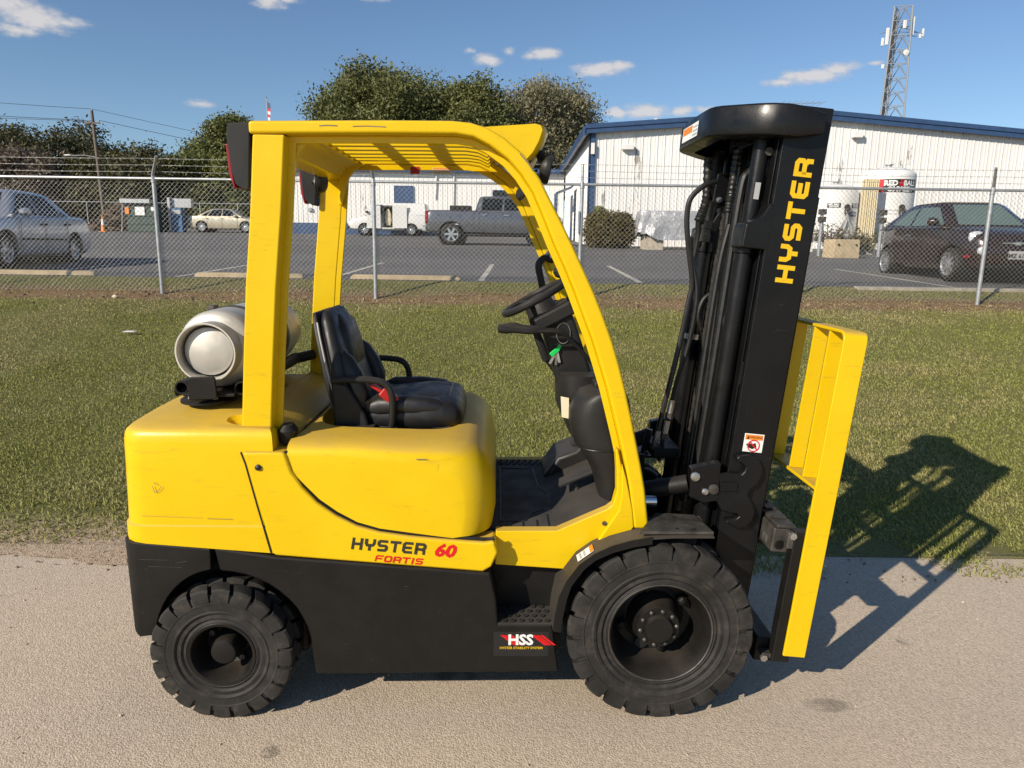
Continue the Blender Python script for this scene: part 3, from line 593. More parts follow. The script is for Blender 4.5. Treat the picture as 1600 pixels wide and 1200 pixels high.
# ------------------------------------------------------------------ buildings
def siding():
    t = NT('white siding'); p = t.pos(); n = t.noise(p, .5, 5, .6); c = t.mix(t.ramp(n, .3, .7), (.74, .725, .69), (.80, .79, .76))
    s = t.noise(t.pos((1.1, 1.1, .30)), 1.5, 7, .72); k = t.noise(p, .16, 3); pch = t.math('MULTIPLY', t.ramp(s, .595, .625), t.ramp(k, .47, .55)); c = t.mix(t.math('MULTIPLY', pch, .8), c, (.20, .175, .15))
    d = t.noise(t.pos((3, 3, .12)), 1.2, 5, .6); c = t.mix(t.ramp(d, .55, .8, 0, .18), c, (.5, .45, .37)); return t.fin(c, .55, 0, .4)
siding()
def panels(parent, p0, p1, z0f, z1f, pitch=.305, nrm=None, name='siding_panel', mat='white siding'):
    """vertical ribbed sheets between two plan points"""
    a = Vector((p0[0], p0[1], 0)); b = Vector((p1[0], p1[1], 0)); L = (b-a).length; d = (b-a)/L; n = Vector((d.y, -d.x, 0)); k = int(round(L/pitch)); q = L/k
    prof = [(0,0),(.36,0),(.42,.007),(.58,.007),(.64,0),(.78,0),(.83,.024),(.93,.024),(.995,.0)]
    for i in range(k):
        g = G(); pts = [(i*q+f*q, o) for f, o in prof]; lo = []; hi = []
        for s, o in pts:
            P = a+d*s+n*o; lo.append((P.x, P.y, z0f(s/L))); hi.append((P.x, P.y, z1f(s/L)))
        m = len(pts); g.add(lo+hi, [(j, j+1, m+j+1, m+j) for j in range(m-1)]); g.obj(name, mat, parent, smooth=False, recalc=False)
# tall gabled building: ridge runs away from the camera
BX0, BX1, BY0, BY1 = 3.2, 21.6, 31.0, 46.0; RX = 12.2; EZ = 6.55; RZ = 7.25; GZ = lotz(31)-.05
tb = empty('gabled_building', (0, 0, 0), label='white ribbed metal building with blue roof trim behind the tanks and bush', cat='building')
core = G(); core.prism([(BX0+.02,GZ-.3),(BX1-.02,GZ-.3),(BX1-.02,EZ-.02),(RX,RZ-.02),(BX0+.02,EZ-.02)], BY0+.06, BY1); core.obj('wall_core', 'white siding', tb, smooth=False)
roofz = lambda x: EZ+(RZ-EZ)*(1-abs(x-RX)/(RX-BX0))
panels(tb, (BX0,BY0), (BX1,BY0), lambda s: GZ, lambda s: roofz(BX0+(BX1-BX0)*s)-.05)
panels(tb, (BX0-.02,BY1), (BX0-.02,BY0), lambda s: GZ, lambda s: EZ-.05)
ro = G(); ro.prism([(BX0-.25,EZ-.02),(RX,RZ+.03),(BX1+.25,EZ-.02),(BX1+.25,EZ+.10),(RX,RZ+.15),(BX0-.25,EZ+.10)], BY0-.22, BY1+.1); ro = ro.obj('roof', 'galvanised', tb, smooth=False)
for sgn, xa, xb in ((1,BX0-.32,RX),(-1,BX1+.32,RX)):
    za, zb_ = roofz(xa), RZ
    G().prism([(xa,za-.17),(xb,zb_-.17),(xb,zb_+.17),(xa,za+.17)], BY0-.30, BY0-.235).obj('fascia', 'blue trim', tb, smooth=False)
    G().prism([(xa,za+.02),(xb,zb_+.02),(xb,zb_+.19),(xa,za+.19)], BY0-.345, BY0-.302).obj('fascia_cap', 'blue trim', tb, smooth=False)
G().box(BX0-.40,BX0-.26,BY0-.30,BY1+.1,EZ-.26,EZ+.09).obj('gutter', 'blue trim', tb, bevel=.02)
G().box(BX0-.10,BX0+.14,BY0-.10,BY0-.047,GZ,EZ-.16).obj('corner_trim', 'blue trim', tb, bevel=.008); G().box(BX0-.12,BX0-.045,BY0-.10,BY0+.16,GZ,EZ-.16).obj('corner_trim', 'blue trim', tb, bevel=.008)
G().box(BX0-.05,BX0+.10,BY0-.22,BY0-.10,5.55,6.0).obj('downpipe_head', 'white paint', tb, bevel=.01)
G().box(4.42,4.92,BY0-.28,BY0-.05,5.75,5.95).obj('wall_light', 'white paint', tb, bevel=.02); G().box(13.95,14.35,BY0-.28,BY0-.05,6.35,6.58).obj('wall_light', 'white paint', tb, bevel=.02)
G().lathe([(.11,0),(.11,.35),(.16,.36),(.16,.42),(.02,.5)], (6.2,33,roofz(6.2)+.1), (0,0,1), 10).obj('roof_vent', 'white paint', tb)
G().lathe([(.10,0),(.10,.25),(.15,.26),(.02,.34)], (13.6,33,roofz(13.6)+.1), (0,0,1), 10).obj('roof_vent', 'white paint', tb)
for xx in (18.2, 15.6): G().tube([(xx,BY0-.09,GZ),(xx,BY0-.09,3.6)], .03, 6).obj('conduit', 'galvanised', tb)
an = empty('roof_antenna', (12.15, 32, RZ+.1), label='small bare television antenna on the white building ridge', cat='antenna')
G().tube([(0,0,0),(0,0,.55)], .02, 6).obj('mast_tube', 'galvanised', an); G().tube([(-.9,.1,.52),(.9,-.1,.56)], .012, 5).obj('boom', 'galvanised', an)
for q in np.linspace(-.85, .85, 8): G().tube([(q,-.5,.54),(q,.5,.54)], .008, 4).obj('element', 'galvanised', an)
# low wing on the left, further back
WX0, WX1, WY = -14.6, 3.1, 46.2; WZ = lotz(WY)-.05; WT = 6.35
wg = empty('low_metal_shed', (0, 0, 0), label='low white ribbed metal shed with blue base band seen through the guard frame', cat='building')
G().box(WX0+.02,WX1,WY+.06,WY+9,WZ-.3,WT-.02).obj('wall_core', 'white siding', wg, smooth=False)
panels(wg, (WX0,WY), (WX1,WY), lambda s: WZ+.72, lambda s: WT)
G().box(WX0-.01,WX1,WY-.045,WY+.03,WZ-.2,WZ+.74).obj('base_band', 'blue trim', wg, smooth=False)
g = G(); g.add([(WX0-.3,WY-.3,WT),(WX1+.2,WY-.3,WT),(WX1+.2,WY+9,WT+.9),(WX0-.3,WY+9,WT+.9),(WX0-.3,WY-.3,WT+.12),(WX1+.2,WY-.3,WT+.12),(WX1+.2,WY+9,WT+1.02),(WX0-.3,WY+9,WT+1.02)], [(0,3,2,1),(4,5,6,7),(0,1,5,4),(1,2,6,5),(2,3,7,6),(3,0,4,7)]); g.obj('roof', 'galvanised', wg, smooth=False)
G().box(WX0-.32,WX1-.1,WY-.42,WY-.302,WT-.16,WT+.14).obj('gutter', 'blue trim', wg, bevel=.02)
for xa, xb, za, zb2, m in ((-7.55,-6.42,4.35,5.33,'blue trim'), (-1.35,1.1,4.3,5.15,'dark glass')):
    f = G().box(xa,xb,WY-.09,WY-.05,za,zb2).obj('window', m, wg, bevel=.01); fr = G()
    for b_ in ((xa-.05,xa,za-.05,zb2+.05),(xb,xb+.05,za-.05,zb2+.05),(xa,xb,zb2,zb2+.05),(xa,xb,za-.05,za)): fr.box(b_[0],b_[1],WY-.11,WY-.051,b_[2],b_[3])
    fr.obj('frame', 'blue trim', f, smooth=False)
for xx, za, zb2 in ((-3.9,3.0,6.1),(-5.0,4.6,6.2)): G().tube([(xx,WY-.1,za),(xx+.1,WY-.1,zb2)], .05, 6).obj('downpipe', 'white paint', wg)
G().box(-13.05,-12.8,WY-.16,WY-.05,3.75,3.95).obj('meter_box', 'grey print', wg, bevel=.01)
DZ = lotz(38); DX, DY = 3.0, 38.0
dl = G().box(DX-.06,DX-.01,DY-.5,DY+.5,DZ,DZ+2.3).obj('side_door', 'blue trim', tb); G().tube([(DX-.09,DY-.4,DZ+1.0),(DX-.09,DY-.4,DZ+1.15)], .02, 6).obj('door_handle', 'steel', dl)
cn_ = [(DX+a, DY+b, DZ+c) for a, b, c in ((-.02,-.8,2.7),(-.9,-.8,2.35),(-.9,.8,2.35),(-.02,.8,2.7),(-.02,-.8,2.76),(-.9,-.8,2.41),(-.9,.8,2.41),(-.02,.8,2.76))]
cp = G().add(cn_, [(0,3,2,1),(4,5,6,7),(0,1,5,4),(1,2,6,5),(2,3,7,6),(3,0,4,7)]).obj('door_canopy', 'blue trim', tb, smooth=False)
for s in (-.75, .75): G().tube([(DX-.85,DY+s,DZ),(DX-.85,DY+s,DZ+2.36)], .05, 6).obj('canopy_post', 'blue trim', cp)
# flag on a pole behind the shed
fl = empty('flag_pole', (-22.6, 68, lotz(66)), label='flag hanging limp from a pole above the guard roof', cat='flag')
G().tube([(0,0,0),(0,0,11.6)], [.07,.035], 8).obj('pole', 'galvanised', fl); G().lathe([(.01,-.06),(.07,0),(.01,.07)], (0,0,11.66), (0,0,1), 10).obj('ball', 'galvanised', fl)
for i in range(7):
    z1 = 10.75-.26*i; G().add([(.05+.02*(i % 2),-.02,z1),(.34-.03*i,-.06,z1-.1),(.32-.03*i,-.05,z1-.36),(.05,-.02,z1-.26)], [(0,1,2,3)]).obj('stripe', ('red print','white print')[i % 2], fl, smooth=False)
G().add([(.05,-.03,11.25),(.36,-.07,11.1),(.34,-.06,10.6),(.05,-.03,10.75)], [(0,1,2,3)]).obj('canton', 'blue trim', fl, smooth=False)

# ------------------------------------------------------------------ lattice tower
TX, TY = 46.0, 92.0; tz = lotz(66); TH = 27.4
tw = empty('lattice_tower', (TX, TY, tz), label='tall galvanised lattice phone tower with antennas at the upper right', cat='tower')
def leg(k, z): a = R_(200+120*k); r = 2.0-.85*z/TH; return Vector((r*math.cos(a), r*math.sin(a), z))
for k in range(3): G().tube([leg(k,0),leg(k,TH)], .11, 6).obj('leg', 'galvanised', tw)
NB = 17
for i in range(NB):
    za, zb2 = TH*i/NB, TH*(i+1)/NB; g = G()
    for k in range(3):
        a, b, c, d = leg(k,za), leg((k+1)%3,za), leg(k,zb2), leg((k+1)%3,zb2); m = (c+d)/2
        g.tube([a,m], .055, 4); g.tube([b,m], .055, 4); g.tube([c,d], .05, 4)
    g.obj('bracing', 'galvanised', tw)
G().tube([leg(0,4)+Vector((.25,.1,0)),leg(0,TH-1)+Vector((.25,.1,0))], .19, 6).obj('cable_run', 'wire dark', tw)
for dx, dy, z, w, h in ((-1.55,-.3,TH-4.3,.34,1.9),(-2.0,-.2,TH-4.4,.28,.9),(1.25,-.5,TH-3.2,.36,2.0),(.1,-.9,TH-2.6,.36,.9),(2.6,.1,TH-3.4,.26,.5),(2.9,.1,TH-3.2,.2,.9),(-1.7,-.3,TH-7.0,.30,.5)):
    a = G().box(dx-w/2,dx+w/2,dy-.1,dy+.1,z,z+h).obj('panel_antenna', 'white paint', tw, bevel=.03); G().tube([(0,0,z+h*.5),(dx,dy+.1,z+h*.5)], .04, 5).obj('bracket', 'galvanised', a)
G().lathe([(.01,0),(.32,.05),(.34,.18),(.01,.22)], (.55,-.9,TH-5.3), (0,-1,0), 16).obj('dish', 'white paint', tw)
G().tube([(-2.4,0,TH-3),(0,0,TH-2.2),(2.8,0,TH-2.9)], .04, 5).obj('antenna_frame', 'galvanised', tw)

# ------------------------------------------------------------------ yard things before the building
def cryo_tank(x, y, r, h, label, legs=.35):
    z = lotz(y); t = empty('gas_tank', (x, y, z), label=label, cat='gas tank', group='white gas tanks beside the building')
    prof = [(.01,legs)]+[(r*math.sin(a), legs+.28*r/1-.28*r*math.cos(a)*1) for a in np.linspace(.2,1.57,6)]+[(r,legs+.3),(r,h-.36*r)]+[(r*math.cos(a), h-.36*r+.36*r*math.sin(a)) for a in np.linspace(.15,1.5,8)]+[(.01,h)]
    G().lathe(prof, (0,0,0), (0,0,1), 40).obj('vessel', 'white paint', t)
    for k in range(3): a = R_(30+120*k); G().box(r*.85*math.cos(a)-.06,r*.85*math.cos(a)+.06,r*.85*math.sin(a)-.06,r*.85*math.sin(a)+.06,-.1,legs+.3).obj('leg', 'white paint', t)
    G().lathe([(.10,h-.03),(.10,h+.06),(.14,h+.065),(.14,h+.10),(.02,h+.11)], (0,0,0), (0,0,1), 12).obj('top_flange', 'galvanised', t)
    g = G(); g.tube(smoothpath([(-.25*r,-r-.04,legs+.2),(-.1*r,-r-.16,legs+.5),(.1*r,-r-.12,legs+.9),(.2*r,-r-.05,legs+1.3)]), .03, 6); g.tube(smoothpath([(.3*r,-r*.98-.04,legs+.1),(.25*r,-r-.16,legs+.6),(.05*r,-r-.14,legs+1.1)]), .025, 6); g.tube([(-.4*r,-r*.95,legs+.35),(.4*r,-r*.95,legs+.35)], .03, 6); g.obj('pipework', 'galvanised', t)
    G().lathe([(.01,0),(.10,.02),(.10,.08),(.01,.1)], (.12*r,-r-.02,legs+1.25), (0,-1,0), 14).obj('gauge', 'dark print', t); G().box(.02*r,.22*r,-r-.16,-r-.04,legs+1.0,legs+1.2).obj('valve_box', 'dirty steel', t, bevel=.01)
    return t
def on_tank(r, a, z, off=.012): return (math.cos(a)*(r+off), math.sin(a)*(r+off), z)
def tank_band(name, r, a0, a1, z0, z1, mat, t, off=.012, n=10):
    g = G(); A = np.linspace(a0, a1, n); g.add([on_tank(r,a,z0,off) for a in A]+[on_tank(r,a,z1,off) for a in A], [(i,i+1,n+i+1,n+i) for i in range(n-1)]); return g.obj(name, mat, t, smooth=False)
def tank_text(name, body, size, r, ac, z, mat, t, off=.016, bold=.012):
    o = text_mesh(name, body, size, mat, t, Matrix.Identity(4), bold=bold)
    for v in o.data.vertices: a = ac+v.co.x/r; p = on_tank(r, a, z+v.co.y, off); v.co = p
    return o
T2 = cryo_tank(13.45, 26.6, .93, 3.05, 'taller white gas tank with a red and black name panel')
tank_band('name_panel', .93, R_(-134), R_(-46), 2.12, 2.56, 'black print', T2); tank_band('red_bar', .93, R_(-134), R_(-123), 2.12, 2.56, 'red print', T2, .015)
tank_text('lettering', 'RED', .24, .93, R_(-109), 2.42, 'white print', T2); tank_text('lettering', 'BALL', .24, .93, R_(-67), 2.42, 'white print', T2); tank_text('lettering', 'OXYGEN', .22, .93, R_(-87), 2.215, 'white print', T2)
g = G()
for k in (0, 1):
    a0 = R_(-93+k*5.0); g.add([on_tank(.93,a0,2.33,.017),on_tank(.93,a0+R_(3),2.33,.017),on_tank(.93,a0+R_(6.5),2.53,.017),on_tank(.93,a0+R_(3.5),2.53,.017)], [(0,1,2,3)])
g.obj('slash_logo', 'red print', T2, smooth=False)
tank_text('small_print', 'OXYGEN REFRIGERATED LIQUID', .07, .93, R_(-118), 1.5, 'grey print', T2, bold=0); tank_text('small_print', 'NO SMOKING  NO OPEN FLAMES', .06, .93, R_(-118), 1.38, 'grey print', T2, bold=0)
T1 = cryo_tank(11.75, 26.9, .80, 2.45, 'shorter white gas tank with two small name plates and a blue plate')
for a in (-130, -68): tank_band('name_plate', .80, R_(a), R_(a+32), 1.58, 1.74, 'black print', T1); tank_text('lettering', 'RED BALL', .085, .80, R_(a+16), 1.69, 'white print', T1, bold=.004); tank_text('lettering', 'OXYGEN', .075, .80, R_(a+16), 1.62, 'white print', T1, bold=.004)
tank_band('blue_plate', .80, R_(-72), R_(-46), 1.28, 1.44, 'blue trim', T1); tank_text('lettering', 'OXYGEN', .07, .80, R_(-59), 1.36, 'white print', T1, bold=.003)
vp = empty('vaporizer', (12.28, 25.4, lotz(25.4)), label='bundle of tall finned tubes standing between the two gas tanks', cat='vaporizer')
for i in range(3):
    for j in range(2):
        g = G(); cx, cy = -.14+.14*i, -.1+.2*j
        for k in range(8): a = math.pi*k/4; bar(g, (cx,cy,.35), (cx,cy,2.55), .002, .002) if False else g.prism([(cx+.012*math.cos(a+1.57),cy+.012*math.sin(a+1.57)),(cx+.10*math.cos(a),cy+.10*math.sin(a)),(cx+.012*math.cos(a-1.57),cy+.012*math.sin(a-1.57))], .3, 2.55, 'z')
        g.obj('finned_tube', 'cream label', vp, smooth=False)
G().box(-.3,.3,-.25,.25,-.1,.3).obj('base', 'concrete', vp, bevel=.02)
def post_box(x, y, label):
    t = empty('meter_post', (x, y, lotz(y)), label=label, cat='post', group='grey posts with boxes beside the tanks'); G().tube([(0,0,-.1),(0,0,1.35)], .055, 8).obj('post', 'galvanised', t)
    for z in (1.08, 1.32): G().box(-.11,.11,-.10,.06,z,z+.17).obj('box', 'dirty steel', t, bevel=.01)
    G().tube([(.05,-.02,1.1),(.1,-.04,.5),(.3,0,.02)], .012, 5).obj('cable', 'wire dark', t)
post_box(9.95, 23.6, 'grey post carrying small boxes in front of the shorter tank'); post_box(11.9, 23.6, 'grey post carrying small boxes between the two tanks')
bl = empty('concrete_block', (10.22, 22.6, lotz(22.6)-.02), .12, label='tan concrete block standing on the lot before the shorter tank', cat='concrete block')
g = G(); g.loft([[(-.43*s,-.33*s,z),(.43*s,-.33*s,z),(.43*s,.33*s,z),(-.43*s,.33*s,z)] for z, s in ((0,1),(.5,.97),(.58,.93))]); g.obj('block', 'block stone', bl, bevel=.02)
for q in (-.3, .28): G().tube([(q,-.36,.42),(q,-.33,.42)], .03, 10).obj('lifting_socket', 'dark print', bl)
def shrub(x, y, w, h, label, mat, n, seed, size=.05, nleaf=22, name='shrub'):
    t = empty(name, (x, y, lotz(y)), label=label, cat='shrub'); r = random.Random(seed); g = G()
    for k in range(14): a = r.uniform(0,6.3); g.tube([(0,0,0),(math.cos(a)*w*.2,math.sin(a)*w*.15,h*.5),(math.cos(a)*w*.38,math.sin(a)*w*.3,h*r.uniform(.7,.95))], [.025,.015,.006], 5)
    g.obj('stem', 'bark', t); return t, r
t, r = shrub(3.72, 28.3, 1.85, 1.5, 'clipped rounded olive bush in front of the white building corner', 'hedge leaves', 0, 3, name='clipped_bush')
leaves('foliage', [(-.45,0,.78,.50,.55,.58),(.45,.05,.78,.50,.55,.58),(0,-.05,.80,.60,.6,.60),(.55,0,.45,.42,.5,.45),(-.6,0,.45,.40,.5,.45),(0,-.1,.4,.8,.6,.42),(-.62,0,.9,.3,.4,.42),(.62,0,.9,.3,.4,.42)], 1300, 16, .055, 'hedge leaves', t, .07, .86, 5)
leaves('young_shoots', [(-.35,.1,1.40,.3,.2,.16)], 18, 16, .07, 'bright leaves', t, .08, .3, 6)
for i, (x, y, w, h, lb) in enumerate(((11.0,25.4,1.3,1.2,'sparse dry shrub before the shorter tank, left of the concrete block top'), (11.9,25.0,1.1,.9,'sparse dark shrub between the tanks'), (13.1,25.2,1.1,1.1,'thin green and brown shrub before the taller tank'), (7.35,29.0,.9,.9,'tall thin weed behind the silver tarpaulin'))):
    t, r = shrub(x, y, w, h, lb, 'dark leaves', 0, 30+i, name='dry_shrub'); leaves('foliage', [(-w*.2,0,h*.6,w*.35,w*.3,h*.4),(w*.22,0,h*.5,w*.32,w*.3,h*.36)], 46, 12, .06, ('dry twigs','dark leaves','oak leaves','bright leaves')[i], t, .09, .3, 40+i)
# tarpaulin over a stack
def tarp():
    x0, y0 = 6.35, 27.6; t = empty('tarp_covered_stack', (x0, y0, lotz(y0)), label='stack covered with a crumpled silver tarpaulin on concrete blocks', cat='tarpaulin'); W, D = 1.62, .55
    n = 60; g = G(); rings = []
    for k, (z, ex) in enumerate(((1.40,-.25),(1.42,0.),(1.38,.03),(1.22,.05),(1.0,.07),(.8,.10),(.62,.13),(.5,.16))):
        ring = []
        for i in range(n):
            a = 2*math.pi*i/n; c, s = math.cos(a), math.sin(a); px = math.copysign(abs(c)**.25, c)*(W+ex*.5); py = math.copysign(abs(s)**.25, s)*(D+ex)
            wv = .065*k/7*(math.sin(a*11+k*.5)+.6*math.sin(a*23+1+k*.9)+.5*math.sin(a*5)); dz = -.10*(1 if k == 7 else .3)*(math.sin(a*7+.4)*.6+math.sin(a*3))*(k/7)
            ring.append((px+wv*c+random.uniform(-.012,.012), py+wv*s+random.uniform(-.012,.012), z+dz+random.uniform(-.012,.012)))
        rings.append(ring)
    g.loft(rings, caps=False); g.add(rings[0], [tuple(range(n))]); nt = NT('silver tarp'); p = nt.co('Object'); nn = nt.noise(p, 3, 5, .65, .8); nt.bump(nn, .9, .08); nt.fin(nt.mix(nt.ramp(nn, .3, .7), (.36,.36,.37), (.52,.52,.53)), .36, .25)
    g.obj('tarpaulin', 'silver tarp', t, angle=50)
    for a, b in ((-1.45,-.75),(.95,1.6)): G().box(a,b,-.5,.5,-.05,.5).obj('concrete_base', 'concrete', t, bevel=.02)
    G().box(-1.4,1.5,-.42,.45,.5,1.36).obj('stacked_goods', 'old wood', t)
tarp()
# dumpster corner
dp = empty('dumpster', (-22.75, 45.2, lotz(45.2)), label='dark green steel dumpster with pale notices beside the angled fence post', cat='dumpster')
plain('dumpster green', (.035, .065, .055), .6, var=.25, scale=3)
G().prism([(-.95,0),(.95,0),(1.0,1.55),(-1.0,1.55)], -.7, .7).obj('bin', 'dumpster green', dp, bevel=.02)
for z in (.45, .95, 1.45): G().box(-1.02,1.02,-.76,-.70,z,z+.07).obj('rib', 'dumpster green', dp)
G().prism([(-.75,1.55),(.75,1.55),(.8,1.66),(-.8,1.70)], -1.05, 1.05, 'x').obj('lid', 'black plastic', dp, bevel=.02)
card('notice', 'white print', dp, -.38, .2, .98, 1.48, -.775); card('notice', 'orange print', dp, -1.0, -.75, 1.05, 1.45, -.775); card('notice', 'white print', dp, .6, .85, 1.25, 1.48, -.775)
sl = empty('service_ladder', (-23.9, 45.4, lotz(45)), label='grey steel frame with slanted legs left of the dumpster', cat='frame')
for x in (-.45, .55): G().tube([(x-.2,0,0),(x,0,1.95)], .035, 6).obj('leg', 'galvanised', sl)
G().box(-.55,1.3,-.2,.2,1.75,2.0).obj('top_shelf', 'galvanised', sl, bevel=.01)
G().prism([(-.15,0),(.55,0),(.55,1.7),(-.15,1.7)], -.1, .3).obj('dark_cabinet', 'dark car paint', sl)
bb = empty('blue_cabinet', (-21.05, 45.6, lotz(45.6)), label='blue cabinet with grey side panel left of the gold sedan', cat='cabinet'); plain('cabinet blue', (.03, .12, .26), .5, var=.2)
G().box(-.3,.35,-.3,.3,0,1.45).obj('cabinet_body', 'cabinet blue', bb, bevel=.02); G().box(-.26,.3,-.33,-.305,1.1,1.35).obj('white_panel', 'grey print', bb); G().box(-.5,-.34,-.3,.3,0,2.1).obj('side_post', 'galvanised', bb, bevel=.01); G().box(-.34,.9,-.1,.3,1.5,2.05).obj('back_panel', 'galvanised', bb, bevel=.01)
cn = empty('traffic_cone', (-24.8, 43.8, lotz(43.8)), label='orange traffic cone with a white collar beside the brush pile', cat='traffic cone')
G().lathe([(.19,0),(.165,.03),(.14,.06),(.10,.40)], (0,0,0), (0,0,1), 16).obj('cone_body', 'orange print', cn); G().lathe([(.1005,.40),(.062,.75)], (0,0,0), (0,0,1), 16).obj('white_collar', 'white print', cn); G().lathe([(.062,.75),(.035,1.0),(.01,1.0)], (0,0,0), (0,0,1), 16).obj('tip', 'orange print', cn); G().box(-.22,.22,-.22,.22,0,.035).obj('base', 'orange print', cn, bevel=.01)

# ------------------------------------------------------------------ vehicles
def interp(st, x):
    xs = [s[0] for s in st]; return [float(np.interp(x, xs, [s[k] for s in st])) for k in range(1, len(st[0]))]
def road_wheel(name, parent, x, y, r, w, side, spokes=5, rimr=.66, alloy='wheel alloy', turn=0.):
    o = G().lathe([(r*rimr,-w/2),(r*.80,-w/2-.005),(r*.94,-w/2+.01),(r,-w/2+.035),(r,w/2-.035),(r*.94,w/2-.01),(r*.8,w/2+.005),(r*rimr,w/2)], (0,0,0), (0,1,0), 36, True).obj('wheel', 'rubber', parent)
    o.location = (x, y, r); o.rotation_euler = (0, 0, turn); s = side
    g = G(); g.lathe([(r*rimr*1.01,s*w*.50),(r*rimr*.95,s*w*.49),(r*rimr*.90,s*w*.38),(r*rimr*.88,s*w*.05)], (0,0,0), (0,1,0), 36); g.lathe([(.002,s*w*.42),(.055,s*w*.42),(.075,s*w*.36),(.08,s*w*.1)], (0,0,0), (0,1,0), 18)
    for k in range(spokes):
        a = 2*math.pi*k/spokes; d = Vector((math.cos(a),0,math.sin(a))); t = Vector((-math.sin(a),0,math.cos(a))); q = r*rimr*.93
        wd = .05 if spokes < 8 else .028
        v = [d*.05+t*wd*.8, d*.05-t*wd*.8, d*q-t*wd*.9, d*q+t*wd*.9]; vv = [p+Vector((0,s*w*.40,0)) for p in v]+[p+Vector((0,s*w*.28,0)) for p in v]; g.add(vv, [(0,1,2,3),(7,6,5,4),(0,3,7,4),(1,5,6,2),(0,4,5,1),(3,2,6,7)])
    g.obj('rim', alloy, o); G().lathe([(r*rimr*.88,s*w*.04),(.01,s*w*.04)], (0,0,0), (0,1,0), 24).obj('brake_disc', 'dirty steel', o); return o
def make_car(name, label, cat, paint, st, cab, wheels, loc, rz, panes, roof=None, pillars=None, arch=None, glassm='dark glass', spokes=5, rimr=.66, extra=None, wturn=0., group=None):
    """st: (x, z_low, z_top, half_width); cab: (x_front_base, x_front_top, x_rear_top, x_rear_base, z_base, z_roof, w_base, w_roof)"""
    t = empty(name, loc, rz, label=label, cat=cat, group=group); xs = np.linspace(st[0][0], st[-1][0], 44); rings = []
    for x in xs:
        zl, zt, w = interp(st, x); zm = zl+(zt-zl)*.55
        h = [(w*.86,zl),(w*.965,zl+.06),(w*.99,zl+.16),(w,zm),(w*.985,zt-.16),(w*.955,zt-.06),(w*.88,zt-.012),(w*.5,zt+.012)]
        rings.append([(x,a,b) for a, b in h]+[(x,0,zt+.018)]+[(x,-a,b) for a, b in reversed(h)])
    body = G().loft(rings).obj('body', paint, t, angle=50)
    cs = []
    for x, r in wheels['ax']: cs.append(G().tube([(x,-2,r*1.02),(x,2,r*1.02)], r*1.17, 28))
    keep = G(); cut(body, cs)
    W = interp(st, 0)[2]
    for x, r in wheels['ax']: G().lathe([(r*1.16,-W*.93),(r*1.16,W*.93)], (x,0,r*1.02), (0,1,0), 24).obj('wheel_arch', 'black print', t)
    xf0, xf1, xr1, xr0, zb, zr, wb, wr = cab
    def rng_(z):
        k = (z-zb)/(zr-zb); return xf0+(xf1-xf0)*k, xr0+(xr1-xr0)*k, wb+(wr-wb)*k
    rr = []
    for z, ins in ((zb-.03,0),(zb,0),(zr-.07,0),(zr-.03,.03),(zr-.008,.10),(zr+.005,.24)):
        f, b, w = rng_(min(z, zr)); f -= ins*1.2; b += ins*1.2; w -= ins; c = .07
        rr.append([(f-c,w,z),(f,w-c*1.6,z),(f,-w+c*1.6,z),(f-c,-w,z),(b+c,-w,z),(b,-w+c*1.6,z),(b,w-c*1.6,z),(b+c,w,z)])
    G().loft(rr).obj('cabin', paint, t, angle=40)
    if roof: G().loft([[(p[0]*1.0,p[1]*1.004,p[2]+.006) for p in rr[k]] for k in (3,4,5)]).obj('roof_cover', roof, t, angle=40)
    ysurf = lambda z: wb+(wr-wb)*(z-zb)/(zr-zb)
    for nm, poly in panes:
        for s in (-1, 1):
            v = [(x, s*(ysurf(z)+.007), z) for x, z in poly]; g = G(); g.add(v, [tuple(range(len(v)))]); g.obj(nm, glassm, t, smooth=False)
    for nm, xa, xb, sg in (('windscreen', xf0, xf1, 1), ('rear_window', xr0, xr1, -1)):
        k0, k1 = .06, .86; v = []
        for k, s in ((k0,-1),(k0,1),(k1,1),(k1,-1)):
            z = zb+(zr-zb)*k; v.append((xa+(xb-xa)*k+sg*.010, s*(ysurf(z)-.15), z))
        G().add(v, [(0,1,2,3)]).obj(nm, glassm, t, smooth=False)
    for x, r in wheels['ax']:
        for s in (-1, 1): road_wheel('wheel', t, x, s*(wheels['track']/2), r, wheels['w'], s, spokes, rimr, turn=(wturn if x > 0 else 0))
    if extra: extra(t)
    return t
def mirrors(t, x, y, z, mat, sx=.10):
    for s in (-1, 1): G().loft([superring(x+dx, s*(y+.12), z, hy*.9, hz, 12, 2.6, 'yz') for dx, hy, hz in ((-.07,.09,.07),(-.02,.11,.085),(.06,.09,.06),(.10,.03,.02))]).obj('mirror', mat, t)
def lamp(t, nm, mat, x, y, z, sx, sy, sz): 
    for s in (-1, 1): G().loft([superring(x+dx*sx, s*y, z, sy*k, sz*k, 12, 2.8, 'yz') for dx, k in ((-.5,.7),(-.2,1),(.2,1),(.5,.6))]).obj(nm, mat, t)
def handles(t, pts, mat='chrome'):
    for x, y, z in pts:
        for s in (-1, 1): G().box(x-.1,x+.1,s*y-.018,s*y+.018,z-.018,z+.018).obj('door_handle', mat, t, bevel=.008)
def seams(t, lines, mat='black print'):
    for x0, z0, x1, z1, y in lines:
        for s in (-1, 1):
            g = G(); bar(g, (x0,s*y,z0), (x1,s*y,z1), .008, .008); g.obj('door_seam', mat, t, smooth=False)
